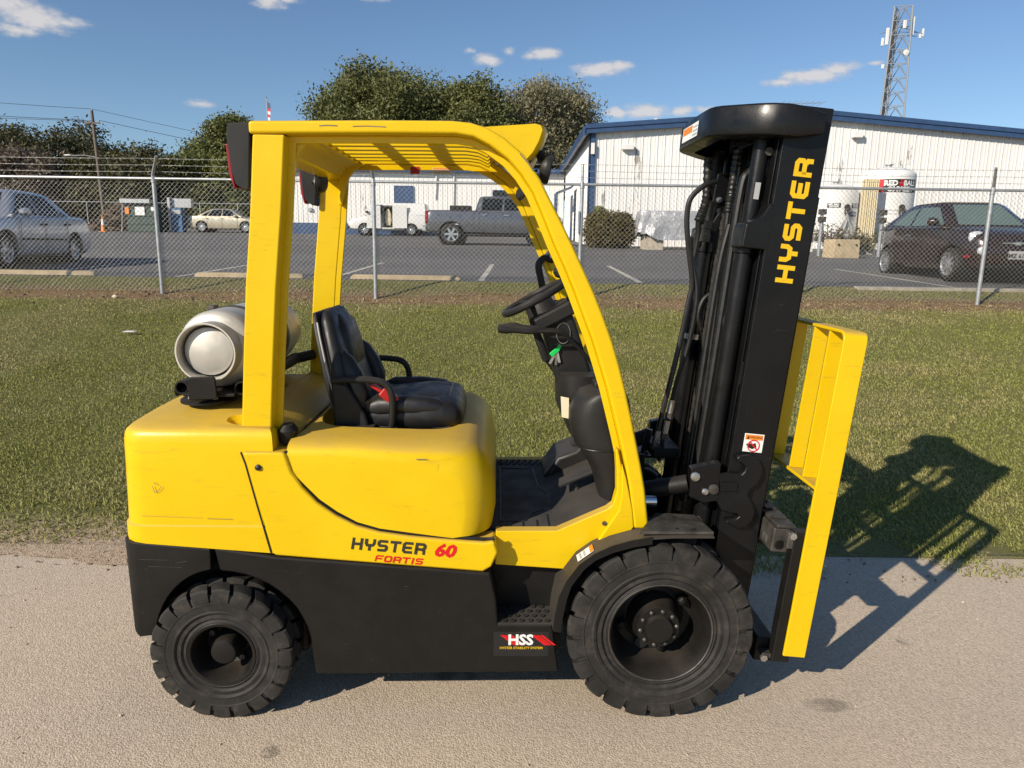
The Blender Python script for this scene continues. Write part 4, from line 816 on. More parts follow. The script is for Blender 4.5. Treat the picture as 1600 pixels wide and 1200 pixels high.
def plate(t, x, z, sgn, txt, w=.31, h=.155):
    G().box(x-.008,x+.008,-w/2,w/2,z-h/2,z+h/2).obj('licence_plate', 'grey print', t)
    M = Matrix.Translation((x+sgn*.012, 0, z-.015)) @ Matrix.Rotation(R_(90)*sgn, 4, 'Z') @ Matrix.Rotation(R_(90), 4, 'X'); text_mesh('plate_lettering', txt, .10, 'dark print', t, M, bold=.004)
# silver sedan at the left edge, nose towards the road
sed_st = [(-2.38,.36,.80,.66),(-2.30,.26,.92,.80),(-2.0,.22,1.0,.87),(-1.3,.20,1.0,.89),(0,.19,.96,.895),(1.0,.20,.93,.89),(1.5,.20,.88,.88),(2.0,.20,.80,.84),(2.28,.24,.70,.74),(2.36,.34,.60,.60)]
sed_cab = (1.12, .42, -.75, -1.62, .93, 1.43, .80, .60)
sed_panes = [('side_window', [(.86,.965),(.40,1.34),(-.02,1.37),(-.04,.965)]), ('side_window', [(-.10,.965),(-.08,1.37),(-.62,1.34),(-.92,1.16),(-.94,.965)]), ('quarter_window', [(-1.0,.965),(-.98,1.12),(-1.32,.965)])]
def sedx(t):
    mirrors(t, .72, .80, 1.0, 'silver blue paint'); handles(t, [(-.02,.905,.80),(-.98,.905,.82)], 'black print'); lamp(t, 'tail_light', 'red lens', -2.33, .56, .80, .08, .20, .09); lamp(t, 'headlight', 'clear lens', 2.24, .58, .62, .12, .20, .08)
    seams(t, [(-.05,.25,-.05,.93,.903),(-.98,.45,-.95,.93,.903),(.9,.3,.86,.9,.903)])
    for s in (-1, 1): G().box(-.85,.9,s*.905-.01,s*.905+.01,.50,.54).obj('rub_strip', 'black plastic', t)
    plate(t, -2.39, .72, -1, 'TEXAS')
def anchor(P, lx, ly, rz): c, s = math.cos(rz), math.sin(rz); return (P[0]-(c*lx-s*ly), P[1]-(s*lx+c*ly), lotz(P[1]-(s*lx+c*ly)))
rz = math.atan2(-.989, .15)
make_car('sedan', 'silver blue four-door sedan at the left edge behind the fence', 'car', 'silver blue paint', sed_st, sed_cab, dict(ax=[(-1.32,.315),(1.33,.315)], track=1.50, w=.205), anchor((-9.42,15.3), -1.32, .75, rz), rz, sed_panes, extra=sedx, glassm='tinted glass', spokes=6)
# gold sedan and dark car at the back
def goldx(t):
    mirrors(t, .80, .80, 1.02, 'gold paint'); handles(t, [(-.02,.905,.86),(-.98,.905,.88)], 'gold paint'); lamp(t, 'tail_light', 'red lens', -2.35, .58, .86, .08, .18, .08); lamp(t, 'headlight', 'clear lens', 2.25, .58, .66, .14, .18, .08); seams(t, [(-.05,.25,-.05,.93,.903),(-1.0,.45,-.97,.93,.903),(.92,.3,.9,.9,.903)]); plate(t, -2.40, .75, -1, 'TEXAS')
gold_cab = (1.22, .40, -.78, -1.72, .97, 1.47, .82, .62)
gold_panes = [('side_window', [(.90,1.0),(.42,1.37),(-.02,1.41),(-.05,1.0)]), ('side_window', [(-.11,1.0),(-.08,1.41),(-.66,1.38),(-.98,1.0)]), ('quarter_window', [(-1.03,1.0),(-.74,1.34),(-1.40,1.03)])]
make_car('sedan', 'gold sedan parked side-on at the back of the lot', 'car', 'gold paint', [(a,b,c*1.03,d) for a,b,c,d in sed_st], gold_cab, dict(ax=[(-1.36,.33),(1.40,.33)], track=1.55, w=.21), (-18.33, 46.6, lotz(46.6)), 0, gold_panes, extra=goldx, spokes=10)
make_car('sedan', 'dark car mostly hidden behind the gold sedan', 'car', 'dark car paint', sed_st, sed_cab, dict(ax=[(-1.32,.315),(1.33,.315)], track=1.50, w=.205), (-17.0, 51.5, lotz(51.5)), .1, sed_panes, spokes=6)
# small dark convertible at the right, nose towards the road
fi_st = [(-1.72,.40,.86,.55),(-1.66,.28,.98,.66),(-1.45,.22,1.03,.75),(-.9,.20,1.03,.80),(0,.19,1.00,.815),(.7,.19,.98,.81),(1.1,.20,.95,.79),(1.45,.21,.88,.73),(1.68,.24,.78,.62),(1.78,.32,.62,.48)]
fi_cab = (1.02, .36, -.70, -1.62, .97, 1.45, .755, .565)
fi_panes = [('side_window', [(.80,1.0),(.36,1.34),(-.28,1.36),(-.34,1.0)]), ('quarter_window', [(-.40,1.0),(-.36,1.35),(-.70,1.30),(-1.10,1.04)])]
def fix(t):
    mirrors(t, .62, .74, 1.06, 'dark brown paint'); handles(t, [(-.28,.826,.82)]); lamp(t, 'headlight', 'clear lens', 1.50, .56, .74, .16, .13, .13); lamp(t, 'fog_light', 'clear lens', 1.70, .52, .53, .10, .10, .075)
    lamp(t, 'tail_light', 'red lens', -1.68, .52, .80, .06, .08, .14); plate(t, 1.80, .46, 1, 'GMZ 6197', .29, .14); seams(t, [(.78,.28,.80,.97,.823),(-.40,.35,-.42,.97,.823)])
    G().loft([superring(1.80+dx, 0, .66, .10*k, .035*k, 14, 2.2, 'yz') for dx, k in ((-.05,1),(.0,1),(.012,.7))]).obj('badge', 'chrome', t); G().box(1.79,1.806,-.28,.28,.655,.675).obj('chrome_whisker', 'chrome', t, bevel=.004)
    for s in (-1, 1): G().box(1.42,1.60,s*.70-.02,s*.70+.02,.40,.45).obj('side_reflector', 'red lens', t, bevel=.01); G().tube(smoothpath([(1.35,s*.735,.90),(.8,s*.812,.955),(-.5,s*.818,.975),(-1.4,s*.76,.99)],4), .006, 4).obj('shoulder_crease', 'chrome', t)
    G().loft([superring(1.72+dx, 0, .30, .50*k, .06*k, 14, 4, 'yz') for dx, k in ((-.05,1),(.03,.96))]).obj('lower_grille', 'black plastic', t)
    g = G(); g.lathe([(.15,-.012),(.17,0),(.15,.012)], (.35,.36,1.06), Vector((-.85,0,.5)), 20, True); g.obj('steering_wheel', 'green glass', t)
rz = R_(-91.0)
make_car('convertible', 'small dark brown convertible with tan soft top at the right edge', 'car', 'dark brown paint', fi_st, fi_cab, dict(ax=[(-1.15,.29),(1.15,.29)], track=1.43, w=.19), anchor((8.02,13.2), 1.15, -.72, rz), rz, fi_panes, roof='soft top', extra=fix, glassm='green glass', spokes=8, rimr=.72, wturn=.0)
# grey crew-cab pickup
pk_st = [(-2.95,.62,1.30,.90),(-2.90,.50,1.36,.96),(-2.0,.46,1.37,.99),(-.9,.45,1.36,.99),(.5,.42,1.33,.99),(1.6,.42,1.32,.98),(2.1,.42,1.28,.96),(2.40,.44,1.20,.90),(2.55,.55,1.0,.82)]
pk_cab = (1.55, .85, -.78, -.98, 1.30, 1.93, .90, .72)
pk_panes = [('side_window', [(1.22,1.36),(.82,1.80),(.22,1.83),(.18,1.36)]), ('side_window', [(.10,1.36),(.14,1.83),(-.66,1.83),(-.72,1.36)])]
def pkx(t):
    cut([c for c in t.children if c.name.startswith('body')][0], [G().box(-2.80,-1.05,-.82,.82,.75,1.7)])
    mirrors(t, 1.15, .95, 1.42, 'black plastic'); handles(t, [(.28,1.005,1.18),(-.62,1.005,1.18)]); seams(t, [(.14,.5,.14,1.33,1.0),(-.80,.5,-.80,1.33,1.0),(1.2,.5,1.2,1.3,1.0),(-1.02,.5,-1.02,1.36,1.0)])
    for s in (-1, 1):
        G().loft([superring(-2.90+dx, s*.90, 1.08, .075, .24, 12, 4, 'yz') for dx in (-.06,.05)]).obj('tail_light', 'red lens', t); G().box(-1.5,1.3,s*.94-.05,s*.94+.05,.36,.42).obj('side_step', 'black plastic', t, bevel=.02)
        for xa in (-1.92, 1.62): G().lathe([(.475,-.012),(.52,-.012),(.52,.012),(.475,.012)], (xa,s*.99,.42), (0,1,0), 32, True).obj('arch_lip', 'black plastic', t)
    G().box(-3.08,-2.93,-.92,.92,.52,.74).obj('rear_bumper', 'chrome', t, bevel=.03); lamp(t, 'headlight', 'clear lens', 2.50, .66, 1.02, .1, .2, .1)
    g = G(); g.box(-2.0,-1.15,-.7,.2,1.1,1.55); g.obj('toolbox', 'black plastic', t, bevel=.02)
make_car('pickup_truck', 'dark grey crew-cab pickup truck seen through the guard frame', 'pickup', 'grey paint', pk_st, pk_cab, dict(ax=[(-1.92,.42),(1.62,.42)], track=1.74, w=.27), (-2.52+1.92, 29.05+.95, lotz(29.5)), 0, pk_panes, extra=pkx, spokes=6, rimr=.68)
# white van with its cargo door open
vn_st = [(-2.35,.50,1.20,.88),(-2.30,.38,1.28,.93),(-1.6,.34,1.30,.96),(0,.33,1.30,.965),(.9,.33,1.24,.96),(1.5,.33,1.12,.95),(2.1,.34,1.0,.90),(2.38,.42,.86,.82)]
vn_cab = (1.62, .88, -2.22, -2.33, 1.24, 1.92, .93, .78)
vn_panes = [('side_window', [(1.22,1.30),(.86,1.76),(.34,1.80),(.30,1.30)])]
def vnx(t):
    cut([c for c in t.children if c.name.startswith('body')][0], [G().box(-.28,.42,.2,1.2,.48,1.5)]); cut([c for c in t.children if c.name.startswith('cabin')][0], [G().box(-.28,.42,.2,1.2,1.1,1.76)])
    G().prism([(.42,.42),(1.25,.42),(1.22,1.25),(.9,1.72),(.42,1.74)], .975, 1.0, 'y').obj('front_door', 'white van paint', t, bevel=.01)
    G().prism([(-1.15,.44),(-.30,.44),(-.30,1.76),(-1.15,1.76)], 1.0, 1.03, 'y').obj('sliding_door', 'white van paint', t, bevel=.01)
    G().box(-.25,.35,.15,.2,.5,1.7).obj('cargo_shelf', 'dirty steel', t); G().loft([superring(.05,.5,z,.2*k,.15*k,10,2.4) for z, k in ((.6,.6),(.9,1),(1.3,.9),(1.55,.4))]).obj('cargo_bag', 'cream label', t)
    mirrors(t, 1.22, .95, 1.36, 'black plastic'); lamp(t, 'headlight', 'clear lens', 2.33, .66, .82, .08, .16, .10); lamp(t, 'tail_light', 'red lens', -2.34, .85, 1.05, .06, .06, .22); G().box(2.34,2.46,-.9,.9,.40,.58).obj('front_bumper', 'black plastic', t, bevel=.03)
    for s in (-1, 1): G().tube([(-1.3,s*.965,1.5),(-.9,s*.96,1.5)], .02, 6).obj('door_rail', 'grey print', t)
make_car('cargo_van', 'white cargo van with its side door open before the shed', 'van', 'white van paint', vn_st, vn_cab, dict(ax=[(-1.38,.34),(1.40,.34)], track=1.66, w=.22), (-7.50, 43.2+.9, lotz(43.8)), math.pi, vn_panes, extra=vnx, spokes=8, rimr=.62)

# ------------------------------------------------------------------ forklift (local: x forward, -y towards the road-side viewer, z up)
FL_ = empty('forklift', (-.25, 2.972, 0), R_(1.3), label='yellow and black forklift with black mast, parked side-on on the road', cat='forklift')
YP, BP, MP, PL = 'yellow paint', 'black paint', 'mast paint', 'black plastic'
def sym(f):
    for s in (-1, 1): f(s)
# --- counterweight
def plan(z, sx=1., sy=1., x1=-.60):
    """plan outline: front near -> rear near -> rear far -> front far"""
    rear = [(x1,-.55),(-.85,-.55),(-1.075,-.549),(-1.117,-.541),(-1.147,-.522),(-1.167,-.49),(-1.178,-.44),(-1.190,-.32),(-1.202,-.18),(-1.207,0)]
    full = rear+[(x,-y) for x, y in reversed(rear[:-1])]; cx = -.80
    return [(cx+(x-cx)*sx, y*sy) for x, y in full]
rings = []
for z, d in ((None,.0),(.72,0),(.748,0),(.754,.006),(.80,.007),(.95,.010),(1.055,.012),(1.078,.015),(1.092,.020),(1.102,.029),(1.109,.042),(1.117,.068),(1.130,.12),(1.150,.22),(1.162,.32),(1.168,.44)):
    sx_, sy_ = 1-d/.36, 1-d/.55
    rings.append([(x if x > -.61 else x, y, (.649+(-.617-x)*.076) if z is None else z) for x, y in plan(z, sx_, sy_)])
g = G(); g.loft(rings, caps=True, closed=True); cw = g.obj('counterweight', YP, FL_, angle=40)
cut(cw, [G().loft([superring(-.685,-.455,z,hx,hy,24,2.3) for z, hx, hy in ((1.075,.02,.012),(1.085,.06,.026),(1.11,.10,.042),(1.155,.125,.054),(1.22,.13,.06))])])
# black lower counterweight with the steer wheel arch
lw = [(-1.172,.692),(-.846,.664),(-.848,.586)]+[(-0.859,0.582),(-0.893,0.573),(-0.925,0.558),(-0.956,0.537),(-0.984,0.511),(-1.009,0.481),(-1.03,0.446),(-1.047,0.408),(-1.06,0.367),(-1.068,0.325),(-1.072,0.281)]+[(-1.078,.322),(-1.125,.318),(-1.162,.345)]
g = G(); g.prism(lw, -.552, .552); o = g.obj('lower_counterweight', BP, FL_)
bm = bmesh.new(); bm.from_mesh(o.data); es = [e for e in bm.edges if all(v.co.x < -1.15 and abs(v.co.y) > .5 for v in e.verts) and abs(e.verts[0].co.z-e.verts[1].co.z) > .2]
bmesh.ops.bevel(bm, geom=es, offset=.065, segments=6, profile=.5, affect='EDGES'); bm.to_mesh(o.data); bm.free(); o.data.polygons.foreach_set('use_smooth', [True]*len(o.data.polygons)); o.data.set_sharp_from_angle(angle=R_(30))
b = o.modifiers.new('bevel', 'BEVEL'); b.width = .012; b.segments = 3; b.limit_method = 'ANGLE'; b.angle_limit = R_(50); b.harden_normals = True
G().box(-1.05,-.55,-.40,.40,.16,.64).obj('rear_axle_frame', BP, FL_, bevel=.02)
# --- black side skirts with step
sk = [(-.836,.668),(-.62,.634),(.168,.572),(.190,.47),(.200,.366),(.402,.366),(.430,.172),(-.487,.160)]+[(-0.498,0.27),(-0.501,0.313),(-0.511,0.354),(-0.527,0.394),(-0.548,0.432),(-0.576,0.467),(-0.608,0.497),(-0.644,0.524),(-0.684,0.545),(-0.727,0.561),(-0.772,0.571),(-0.818,0.576)]
def skirt(s):
    o = G().prism(sk, s*.547, s*.415).obj('side_skirt', BP, FL_, bevel=.010, seg=3)
    G().prism([(-.62,.30),(.45,.25),(.45,.62),(-.40,.66)], s*.415, s*.39).obj('frame_rail', BP, FL_)
    st = G().box(.196,.404,min(s*.549,s*.400),max(s*.549,s*.400),.362,.372).obj('step_plate', 'floor mat', FL_, bevel=.003)
    g = G()
    for i in range(6):
        for j in range(4):
            x = .222+.032*i+.016*(j % 2); y = s*(.53-.035*j)
            if x < .398: g.lathe([(.0095,.371),(.0095,.377),(.0055,.3775),(.0055,.374),(.001,.374)], (x,y,0), (0,0,1), 8)
    g.obj('step_stud', PL, st)
    G().prism([(.16,.36),(.44,.36),(.47,.60),(.16,.62)], s*.412, s*.385).obj('step_back_panel', BP, FL_)
sym(skirt)
G().box(-.45,.45,-.39,.39,.17,.60).obj('chassis', BP, FL_)
# --- yellow side panel (cowl) around the hood
hood_cut = [(.182,.700),(.144,.695),(.02,.703),(-.131,.717),(-.235,.732),(-.318,.757),(-.39,.796),(-.455,.845),(-.505,.902),(-.542,.962),(-.560,1.026)]
sp = [(-.711,1.030),(-.697,.985),(-.664,.83),(-.622,.652),(-.615,.640),(.140,.579),(.172,.600),(.196,.655)]+hood_cut[0:]+[(-.575,1.030)]
def side(s):
    G().prism(sp, s*.5535, s*.44).obj('side_panel', YP, FL_, bevel=.011, seg=3)
    G().lathe([(.001,0),(.011,0),(.011,.006),(.006,.010),(.001,.011)], (-.655,s*.5535,.975), (0,s,0), 14).obj('panel_bolt', 'black print', FL_)
    G().tube(smoothpath([(x, s*.532, z+.004) for x, z in hood_cut], 3), .008, 6).obj('hood_seal', 'hose rubber', FL_)
sym(side)
for s in (-1, 1): G().tube([(-.714,s*.551,1.030),(-.700,s*.551,.985),(-.667,s*.551,.83),(-.627,s*.551,.652)], .0035, 6).obj('panel_gap', 'hose rubber', FL_)
# --- hood
hp = [(.172,.712),(.144,.707),(.02,.714),(-.131,.728),(-.235,.743),(-.315,.767),(-.385,.806),(-.448,.853),(-.497,.908),(-.533,.968),(-.553,1.025),(-.558,1.064),(-.35,1.062),(-.15,1.056),(.0,1.050),(.075,1.044),(.115,1.026),(.145,.990),(.168,.935),(.182,.87),(.185,.79)]
g = G(); N = 13; ys = [-.541,-.539,-.532,-.520,-.503,-.48,-.455,-.425,-.39,-.20,0]; ins = [0]*11; dz = [-.058,-.044,-.030,-.019,-.011,-.006,-.002,.0,.001,.003,.004]; yy = list(zip(ys, ins, dz)); yy = yy+[(-a,b,c) for a, b, c in reversed(yy[:-1])]
rings = []
for y, i_, d in yy:
    r = []
    for x, z in hp:
        top = max(0, min(1, (z-.90)/.18)); fr = max(0, min(1, (x-.02)/.15)); cx, cz = -.15, .9
        zz = z+d*top*(1+.9*max(0,min(1,(x+.35)/.45))); xx = x-(abs(d)*.9*fr if y else 0) if d < 0 else x
        xx = x-.135*(1-math.sqrt(max(0,1-(max(0,abs(y)-.40)/.1425)**2)))*max(0,min(1,(x+.02)/.10))
        r.append((xx, y, zz))
    rings.append(r)
g.loft(rings); hood = g.obj('hood', YP, FL_, angle=50)
cut(hood, [G().loft([superring(-.235,0,z,hx,hy,36,4.2) for z, hx, hy in ((.975,.235,.26),(.985,.260,.29),(1.02,.275,.308),(1.07,.288,.322),(1.15,.30,.335))])])
G().tube(smoothpath([(-.552,-.50,1.045),(-.545,-.35,1.066),(-.54,0,1.07),(-.545,.35,1.066),(-.552,.50,1.045)],5), .007, 6).obj('hood_seam', 'hose rubber', FL_)
g = G(); g.prism([(-.72,1.00),(-.55,1.0),(-.552,1.062),(-.60,1.10),(-.72,1.150)], -.43, .43); g.obj('rear_deck', YP, FL_, bevel=.01)
def bl_(s): G().loft([superring(-.578,s*.44,z,hx,hy,14,2.4) for z, hx, hy in ((1.04,.03,.04),(1.085,.035,.045),(1.105,.02,.03))]).obj('latch_boot', PL, FL_)
sym(bl_)
# --- front cowl and floor
cw_ = [(.185,.574),(.445,.556),(.470,.585),(.495,.628),(.54,.652),(.590,.672),(.66,.70),(.70,.712),(.70,.78),(.662,.90),(.632,1.03),(.622,1.03),(.630,.95),(.634,.87),(.622,.815),(.600,.797),(.52,.760),(.414,.711),(.186,.709)]
def cowl(s):
    G().prism(cw_, s*.478, s*.43).obj('front_cowl', YP, FL_, bevel=.006, seg=2)
    G().prism([(.560,.668),(.600,.668),(.672,.70),(.700,.735),(.690,.81),(.662,.93),(.645,.98),(.648,.86),(.640,.80)], s*.500, s*.479).obj('pillar_gusset', YP, FL_, bevel=.005)
    G().lathe([(.001,0),(.009,0),(.009,.004),(.001,.005)], (.592,s*.478,.742), (0,s,0), 12).obj('cowl_bolt', 'dirty steel', FL_)
sym(cowl)
fm = G(); fm.prism([(.10,.66),(.62,.66),(.66,.79),(.60,.793),(.52,.757),(.414,.706),(.10,.703)], -.428, .428); fmat = fm.obj('floor_mat', 'floor mat', FL_, bevel=.006)
g = G()
for a, b in (((.205,-.37),(.205,.30)),((.205,.30),(.36,.30)),((.36,.30),(.375,.02)),((.375,.02),(.41,-.06)),((.41,-.06),(.41,-.20)),((.205,-.37),(.30,-.37)),((.30,-.37),(.33,-.28)),((.33,-.28),(.38,-.24)),((.24,-.42),(.24,-.38)),((.29,-.42),(.29,-.38)),((.345,-.42),(.345,-.36)),((.39,-.42),(.39,-.30))):
    bar(g, (a[0],a[1],.7055), (b[0],b[1],.7055), .006, .005)
g.obj('mat_groove', 'black print', fmat, smooth=False)
g = G()
for i in range(10): x = .12+.03*i; bar(g, (x,.36,.7065), (x+.03,.428,.7065), .012, .008)
g.obj('mat_rib', 'floor mat', fmat, smooth=False)
G().prism([(.40,.70),(.66,.70),(.70,.90),(.61,.90),(.55,.835),(.47,.80)], .16, .43).obj('floor_hump', PL, FL_, bevel=.02, seg=3)
pd = G(); pd.loft([[(.45,-.19,.775),(.62,-.20,.86),(.63,-.10,.86),(.46,-.10,.775)],[(.44,-.19,.79),(.62,-.20,.872),(.63,-.10,.872),(.45,-.10,.79)]]); pdl = pd.obj('accelerator_pedal', 'floor mat', FL_, bevel=.006); G().tube([(.52,-.15,.78),(.53,-.15,.73)], .012, 8).obj('pedal_stop', 'dirty steel', pdl)
G().loft([superring(.56,y,.90,.045,.008,12,3,'xz') for y in (.02,.11)]).obj('brake_pedal', 'floor mat', FL_); G().tube([(.56,.065,.90),(.63,.065,1.0)], .01, 6).obj('brake_pedal_arm', BP, FL_)
# --- dash pods and column
def dash():
    prof = [(.735,.663,.050),(.80,.652,.062),(.88,.642,.074),(.94,.628,.088),(.985,.612,.104),(1.03,.598,.116),(1.08,.590,.120),(1.13,.588,.118),(1.18,.592,.105),(1.208,.598,.085),(1.222,.605,.05)]
    pod = G().loft([superring(cx,-.27,z,hx,.135 if z > .95 else .10+.035*(z-.73)/.22,28,2.7) for z, cx, hx in prof]).obj('dash_pod', PL, FL_)
    G().tube([(p[0],p[1],p[2]) for p in superring(.607,-.27,1.0,.112,.138,28,2.7)], .0025, 5, closed=True).obj('pod_seam', 'hose rubber', pod)
    ped = [(.80,.665,.05),(.90,.635,.085),(1.0,.595,.11),(1.1,.555,.115),(1.2,.535,.10),(1.25,.53,.09)]
    c = G().loft([superring(cx,-.02,z,hx,.20,28,3.2) for z, cx, hx in ped]).obj('dash_pedestal', PL, FL_)
    for z0, z1, a, m in ((1.10,1.19,-.16,'white print'),(1.09,1.17,-.12,'cream label')):
        pass
    g = G(); g.add([(.446,-.215,1.085),(.476,-.222,1.08),(.472,-.222,1.165),(.440,-.215,1.17)], [(0,1,2,3)]); g.obj('load_plate', 'cream label', c, smooth=False)
    g = G(); g.add([(.482,-.224,1.07),(.508,-.226,1.068),(.504,-.226,1.135),(.478,-.224,1.14)], [(0,1,2,3)]); g.obj('hazard_label', 'cream label', c, smooth=False)
    G().box(.56,.66,-.30,-.05,1.215,1.245).obj('lever_housing', PL, FL_, bevel=.01)
    col = G(); col.loft([[(.60,-.10,1.18),(.60,.10,1.18),(.44,.10,1.18),(.44,-.10,1.18)],[(.50,-.11,1.46),(.50,.11,1.46),(.37,.11,1.42),(.37,-.11,1.42)],[(.475,-.115,1.52),(.475,.115,1.52),(.345,.115,1.455),(.345,-.115,1.455)]]); col = col.obj('steering_column', PL, FL_, bevel=.015)
    m = Matrix.Rotation(R_(-28), 3, 'Y'); G().rbox((.415,0,1.478), (.165,.255,.055), m).obj('column_head', PL, FL_, bevel=.010)
    nrm = Vector((-.485,0,.875)); ctr = Vector((.342,0,1.545)); G().lathe([(.075,-.10),(.060,-.02),(.045,0),(.001,.005)], ctr-nrm*.005, nrm, 20).obj('column_boot', PL, FL_)
    u = Vector((.875,0,.485)); w = Vector((0,1,0)); swp = [ctr+(u*math.cos(a)+w*math.sin(a))*.142 for a in np.linspace(0, 2*math.pi, 40, endpoint=False)]
    sw = G().tube(swp, .0155, 10, closed=True).obj('steering_wheel', PL, FL_)
    for a in (90, 210, 330): d = u*math.cos(R_(a-90))+w*math.sin(R_(a-90)); G().tube([ctr-nrm*.02, ctr+d*.07-nrm*.012, ctr+d*.14], [.02,.014,.010], 8).obj('spoke', PL, sw)
    G().lathe([(.05,-.03),(.045,.005),(.03,.015),(.001,.018)], ctr-nrm*.01, nrm, 18).obj('horn_pad', PL, sw); d = u*.97+w*.10; G().lathe([(.010,0),(.010,.02),(.024,.035),(.024,.055),(.012,.068),(.001,.07)], ctr+d*.142, nrm, 14).obj('steering_knob', PL, sw)
    for i, y in enumerate((-.20,-.165,-.13)):
        dx = .02*i; lv = G().tube(smoothpath([(.60,y,1.23),(.565,y,1.30),(.46,y,1.405),(.42,y,1.425),(.34,y,1.425)],4), .007, 8).obj('hydraulic_lever', BP, FL_)
        G().lathe([(.001,-.005),(.017,0),(.019,.03),(.013,.06),(.014,.11),(.009,.15),(.006,.155)], (.190+dx,y,1.437), (1,0,-.075), 12).obj('lever_grip', PL, lv)
    br = G().tube(smoothpath([(.56,.12,1.17),(.47,.12,1.19),(.42,.12,1.25),(.40,.12,1.27)],4), [.014]*13, 8).obj('parking_brake', BP, FL_); G().tube([(.405,.12,1.262),(.372,.12,1.345),(.352,.12,1.395)], [.019,.019,.015], 10).obj('brake_grip', PL, br); G().tube([(.354,.12,1.39),(.348,.12,1.408)], .008, 8).obj('brake_button', PL, br)
    gb = G().tube(smoothpath([(.437,.43,1.712),(.40,.42,1.700),(.378,.415,1.672),(.385,.415,1.62),(.42,.42,1.50),(.47,.425,1.49),(.53,.43,1.49)],5), .0165, 10).obj('grab_bar', PL, FL_)
    for x, z in ((.437,1.71),(.53,1.49)): G().lathe([(.032,0),(.032,.03),(.026,.034),(.001,.034)], (x,.447,z), (0,-1,0), 16).obj('grab_flange', PL, gb); G().lathe([(.010,0),(.010,.012),(.001,.013)], (x,.41,z), (0,-1,0), 8).obj('bolt', 'steel', gb)
dash()
# --- overhead guard
U = [(-.645,2.150),(-.2,2.159),(.024,2.161),(.088,2.156),(.143,2.141),(.2,2.111),(.269,2.056),(.324,1.980),(.358,1.916),(.398,1.844),(.438,1.767),(.479,1.685),(.521,1.6),(.558,1.515),(.592,1.429),(.621,1.341),(.647,1.251),(.670,1.162),(.692,1.07),(.714,.977),(.734,.883),(.752,.758),(.756,.728)]
Lw = [(.700,.728),(.695,.758),(.676,.883),(.656,.976),(.633,1.069),(.608,1.161),(.583,1.251),(.554,1.34),(.524,1.428),(.489,1.514),(.454,1.601),(.417,1.684),(.377,1.766),(.341,1.85),(.302,1.934),(.260,1.994),(.212,2.044),(.152,2.085),(.097,2.110),(.039,2.118),(-.2,2.116),(-.645,2.108)]
def offs(pts, d):
    o = []
    for i, p in enumerate(pts):
        a = np.array(pts[max(0,i-1)]); b = np.array(pts[min(len(pts)-1,i+1)]); t = (b-a)/np.linalg.norm(b-a); o.append((p[0]+t[1]*d, p[1]-t[0]*d))
    return o
legR = [(-.741,.925),(-.735,.98),(-.722,1.15),(-.706,1.35),(-.684,1.6),(-.654,1.859),(-.632,2.107)]
legF = [(x+.106,z) for x, z in legR]
def guard(s):
    r = G().prism(U+Lw, s*.50, s*.432).obj('guard_rail', YP, FL_, bevel=.011, seg=3, angle=30)
    fl = Lw[1:]; inner = offs(fl, -.024); G().prism(fl+list(reversed(inner)), s*.4465, s*.4335).obj('rail_flange', YP, r, bevel=.003)
    lg = G().prism(legR+list(reversed(legF)), s*.499, s*.430).obj('guard_leg', YP, FL_, bevel=.007, seg=3, angle=30)
    G().prism([(x-.002,z) for x, z in legF]+[(x+.024,z) for x, z in reversed(legF)], s*.4455, s*.4325).obj('leg_flange', YP, lg, bevel=.003)
    G().prism([(-.54,2.114),(-.38,2.114),(-.43,2.106),(-.472,2.088),(-.500,2.055),(-.515,2.01),(-.533,1.93),(-.55,1.93)], s*.4315, s*.40).obj('corner_gusset', YP, FL_, bevel=.003)
    # tail light
    tl = G().loft([[(a, s*y, z) for a, z in ((-.640,2.147),(-.716,2.143),(-.722,2.10),(-.712,1.99),(-.700,1.945),(-.668,1.925),(-.655,1.93))] for y in (.49,.485,.40,.395)]).obj('tail_light_housing', PL, FL_, bevel=.008)
    G().prism([(-.728,2.075),(-.720,2.08),(-.711,1.985),(-.703,1.935),(-.708,1.933),(-.722,1.98)], s*.482, s*.405).obj('red_lens', 'red lens', tl, bevel=.003)
sym(guard)
G().prism([(-.63,2.145),(-.50,2.150),(-.46,2.135),(-.455,2.105),(-.50,2.09),(-.53,2.05),(-.60,2.04),(-.635,2.06)], -.43, .43).obj('rear_crossbeam', YP, FL_, bevel=.01)
for y in np.linspace(-.355, .355, 7):
    G().prism([(-.47,2.147),(.06,2.152),(.11,2.147),(.16,2.127),(.14,2.100),(.10,2.118),(.05,2.124),(-.47,2.119)], y-.028, y+.010).obj('roof_bar', YP, FL_, bevel=.003)
for x in (-.30, -.09): G().box(x-.03,x+.03,-.43,.43,2.1525,2.1605).obj('added_shadow_strap', YP, FL_, bevel=.002)  # straps added to cast the diagonal shadow bands over the roof bars
